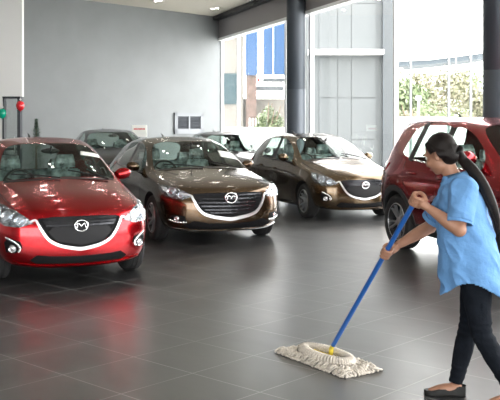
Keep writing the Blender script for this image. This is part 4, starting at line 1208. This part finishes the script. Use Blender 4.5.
# open the hem and the sleeve ends
hem = sx(474, 296).z
def hemz(c):
    q = Vector((c.x, c.y, 0)) - Vector((1.345, 5.16, 0)); q.normalize(); return hem + .105*abs(q.dot(lf))**3
ds = [f for f in bm.faces if f.calc_center_median().z < hemz(f.calc_center_median())]
for sh, el in ((sh_l, el_l), (sh_r, el_r)):
    ax_ = (el-sh).normalized(); e = sh.lerp(el, .80)
    ds += [f for f in bm.faces if (f.calc_center_median()-e).dot(ax_) > .008 and (f.calc_center_median()-e).length < .092 and f.normal.dot(ax_) > .55]
bmesh.ops.delete(bm, geom=list(set(ds)), context='FACES')
shirt = obj('shirt', bm, M['shirt'], wm, smooth=True, shift=PB, recalc=False)
so = shirt.modifiers.new('thick', 'SOLIDIFY'); so.thickness = .004; so.offset = -1
for sh, el in ((sh_l, el_l), (sh_r, el_r)):             # sleeve cuffs
    bm = bmesh.new(); ax_ = (el-sh).normalized(); e = sh.lerp(el, .80); rot = ax_.to_track_quat('Z', 'Y').to_matrix()
    lathe(bm, [(.070, -.012), (.0785, -.012), (.0785, .014), (.070, .014)], 'z', 28, closed_prof=True)
    for v in bm.verts: v.co = rot @ v.co + e + Vector((-.005, -.003, 0))
    obj('cuff', bm, M['shirt'], shirt, smooth=True, angle=40, shift=PB)
# collar
bm = bmesh.new()
seg = 28; r0_, r1_, r2_ = [], [], []
cc0 = sx(454.5, 178); 
for k in range(seg+1):
    t = math.radians(20 + 320*k/seg)                     # gap at the throat (t=0 is forward)
    d_ = hd*math.cos(t)*.066 + lf*math.sin(t)*.068
    r0_.append(bm.verts.new(cc0 + d_*1.05 + UP*(-.012 - .015*math.cos(t)))); r1_.append(bm.verts.new(cc0 + d_*.92 + hd*(-.008) + UP*(.028 - .018*math.cos(t))))
    r2_.append(bm.verts.new(cc0 + d_*1.30 + UP*(-.010 - .028*math.cos(t)))) 
for k in range(seg):
    bm.faces.new((r0_[k], r0_[k+1], r1_[k+1], r1_[k])); bm.faces.new((r1_[k], r1_[k+1], r2_[k+1], r2_[k]))
co = obj('collar', bm, M['shirt'], shirt, smooth=True, shift=PB); so = co.modifiers.new('thick', 'SOLIDIFY'); so.thickness = .004
# --- jeans
bm = bmesh.new()
tube(bm, [pel+Vector((0, 0, .10)), pel+Vector((.0, 0, 0)), pel+Vector((.005, 0, -.09))], [.100, .118, .11], 18, flat=.95)
for hp, kn, an in ((hip_l, kn_l, an_l), (hip_r, kn_r, an_r)):
    tube(bm, [hp+UP*.03, hp.lerp(kn, .35), hp.lerp(kn, .75), kn, kn.lerp(an, .35), kn.lerp(an, .75), an+UP*.005], [.092, .088, .070, .062, .060, .048, .042], 18)
jm = remesh(bm, .006, 3)
bm = bmesh.new(); bm.from_mesh(jm)
for v in bm.verts:
    p = v.co; k = noise.noise(Vector((p.x*14, p.y*14, p.z*16)))*.005
    if p.z < .2 or .36 < p.z < .5: k += math.sin(p.z*150+p.x*20)*.0022
    v.co = p + Vector((math.copysign(1, p.x-1.33)*k, -k, 0))
obj('jeans', bm, M['jeans'], wm, smooth=True, shift=PB, recalc=False)
# --- shoes: low black flats
for an, fd in ((an_l, Vector((-.95, -.1, 0))), (an_r, Vector((-.99, .08, 0)))):
    fd = fd.normalized(); sd = UP.cross(fd)
    sh = thing  # outline of sole along the foot
    g = Vector((an.x, an.y, 0))
    prof = [(-.062, .012, .0), (-.055, .028, 0), (-.02, .033, 0), (.04, .034, 0), (.10, .043, 0), (.145, .040, 0), (.175, .027, 0), (.188, .010, 0)]
    def ring(z, k, dx=0): return [g + fd*(x+dx) + sd*(w_*k) + UP*z for x, w_, _ in prof] + [g + fd*(x+dx) - sd*(w_*k) + UP*z for x, w_, _ in prof[::-1]]
    bm = bmesh.new(); rows = []
    for z, k in ((.001, .96), (.014, 1.04), (.016, 1.0), (.034, 1.0), (.046, .86)):
        pts = ring(z, k)
        if z > .03:
            for i_, p in enumerate(pts):
                xx = (p-g).dot(fd)
                p.z = z + (.018 if xx < -.01 else 0) - (.012 if xx > .13 else 0)
        rows.append([bm.verts.new(p) for p in pts])
    for i in range(len(rows)-1):
        n_ = len(rows[0])
        for k in range(n_): bm.faces.new((rows[i][k], rows[i][(k+1) % n_], rows[i+1][(k+1) % n_], rows[i+1][k]))
    bm.faces.new(rows[0])
    # toe cover
    n_ = len(prof); top = rows[-1]
    for k in range(4, n_-1): bm.faces.new((top[k], top[k+1], top[2*n_-2-k], top[2*n_-1-k]))
    o = obj('shoe', bm, M['shoe'], wm, smooth=True, angle=45, shift=PB)

# --- mop
Pm = [Vector((.187, 6.26, 0)), Vector((.446, 6.46, 0)), Vector((.853, 5.80, 0)), Vector((.632, 5.61, 0))]
mc = sum(Pm, Vector())/4; lx = ((Pm[3]-Pm[0])+(Pm[2]-Pm[1])).normalized(); ly = UP.cross(lx)
if ly.y < 0: ly = -ly
hl2, hw2 = .375, .145
mo = thing('floor_mop', 'flat white yarn mop with a long blue pole resting on the dark floor', 'mop', mc)
def ml(a, b, z): return lx*a + ly*b + UP*z
bm = bmesh.new()
NX, NY = 40, 16; g_ = [[None]*(NY+1) for _ in range(NX+1)]
for i in range(NX+1):
    for j in range(NY+1):
        a = -1+2*i/NX; b = -1+2*j/NY
        e = max(abs(a)**6, abs(b)**6)
        wob = 1+.03*math.sin(i*2.3+j)+.02*math.sin(j*3.1)
        g_[i][j] = bm.verts.new(ml(a*hl2*wob, b*hw2*wob, .006+.022*(1-e)+random.uniform(-.003, .003)))
for i in range(NX):
    for j in range(NY): bm.faces.new((g_[i][j], g_[i+1][j], g_[i+1][j+1], g_[i][j+1]))
r = bmesh.ops.extrude_face_region(bm, geom=bm.faces[:])
for v in [x for x in r['geom'] if isinstance(x, bmesh.types.BMVert)]: v.co.z = .002
obj('pad', bm, M['yarnd'], mo, smooth=True)
bm = bmesh.new()
# fringe of yarn strands round the edge
per = []
for i in range(150):
    t = i/150*2*(hl2+hw2)*2; L_ = [2*hl2, 2*hw2, 2*hl2, 2*hw2]
    q = t; sd_ = 0
    while q > L_[sd_]: q -= L_[sd_]; sd_ += 1
    p, nrm = [((-hl2+q, -hw2), (0, -1)), ((hl2, -hw2+q), (1, 0)), ((hl2-q, hw2), (0, 1)), ((-hl2, hw2-q), (-1, 0))][sd_]
    j1, j2, ln = random.uniform(-.015, .015), random.uniform(-.02, .02), random.uniform(.012, .028)
    s1 = (p[0]-nrm[0]*.09, p[1]-nrm[1]*.06)
    tube(bm, [ml(s1[0], s1[1], .030), ml(p[0]-nrm[0]*.03+nrm[1]*j1, p[1]-nrm[1]*.03+nrm[0]*j1, .028), ml(p[0]+nrm[0]*ln*.6+nrm[1]*j1, p[1]+nrm[1]*ln*.6+nrm[0]*j1, .012), ml(p[0]+nrm[0]*ln+nrm[1]*j2, p[1]+nrm[1]*ln+nrm[0]*j2, .0075)], .0072, 6, sm=3)
# short loops over the top
for i in range(420):
    a, b = random.uniform(-hl2*.93, hl2*.93), random.uniform(-hw2*.92, hw2*.92); t = random.uniform(0, PI); q = .028
    tube(bm, [ml(a-math.cos(t)*q, b-math.sin(t)*q, .022), ml(a, b, .037+random.uniform(0, .01)), ml(a+math.cos(t)*q, b+math.sin(t)*q, .022)], .0075, 5, sm=2)
y_ = obj('yarn_strands', bm, M['yarn'], mo, smooth=True); y_['kind'] = 'stuff'
bm = bmesh.new()
NL = 56
for i in range(NL):                                       # thick raised ring of loops round the socket
    t = 2*PI*i/NL; a, b = math.cos(t)*.235, math.sin(t)*.085
    a2, b2 = math.cos(t+.05)*.235, math.sin(t+.05)*.085
    rr_ = .036
    n2 = Vector((math.cos(t), math.sin(t), 0))
    tube(bm, [ml(a+n2.x*rr_*math.cos(u), b+n2.y*rr_*math.cos(u), .046+rr_*.8*math.sin(u)) for u in [PI*k/4 for k in range(8)]], .0105, 6, sm=1, closed=True)
tube(bm, [ml(math.cos(2*PI*k/24)*.235, math.sin(2*PI*k/24)*.085, .045) for k in range(24)], .026, 8, sm=1, closed=True)
lr = obj('loop_ring', bm, M['yarn'], mo, smooth=True); lr['kind'] = 'stuff'
bm = bmesh.new(); sock = Vector(B_)-mc
fr_ = [ml(-.14, 0, .045), ml(.14, 0, .045)]
tube(bm, [fr_[0], fr_[1]], .012, 8, sm=1); tube(bm, [sock+UP*(-.035), sock - pdir*.01], .016, 10, sm=1); tube(bm, [sock, sock-pdir*.07], [.015, .0145], 12, sm=1)
obj('socket', bm, M['yellow'], mo, smooth=True, angle=40)
bm = bmesh.new(); tube(bm, [sock-pdir*.05, A_-mc-pdir*.02], .0155, 14, sm=1)
obj('pole', bm, M['pole'], mo, smooth=True, angle=40)
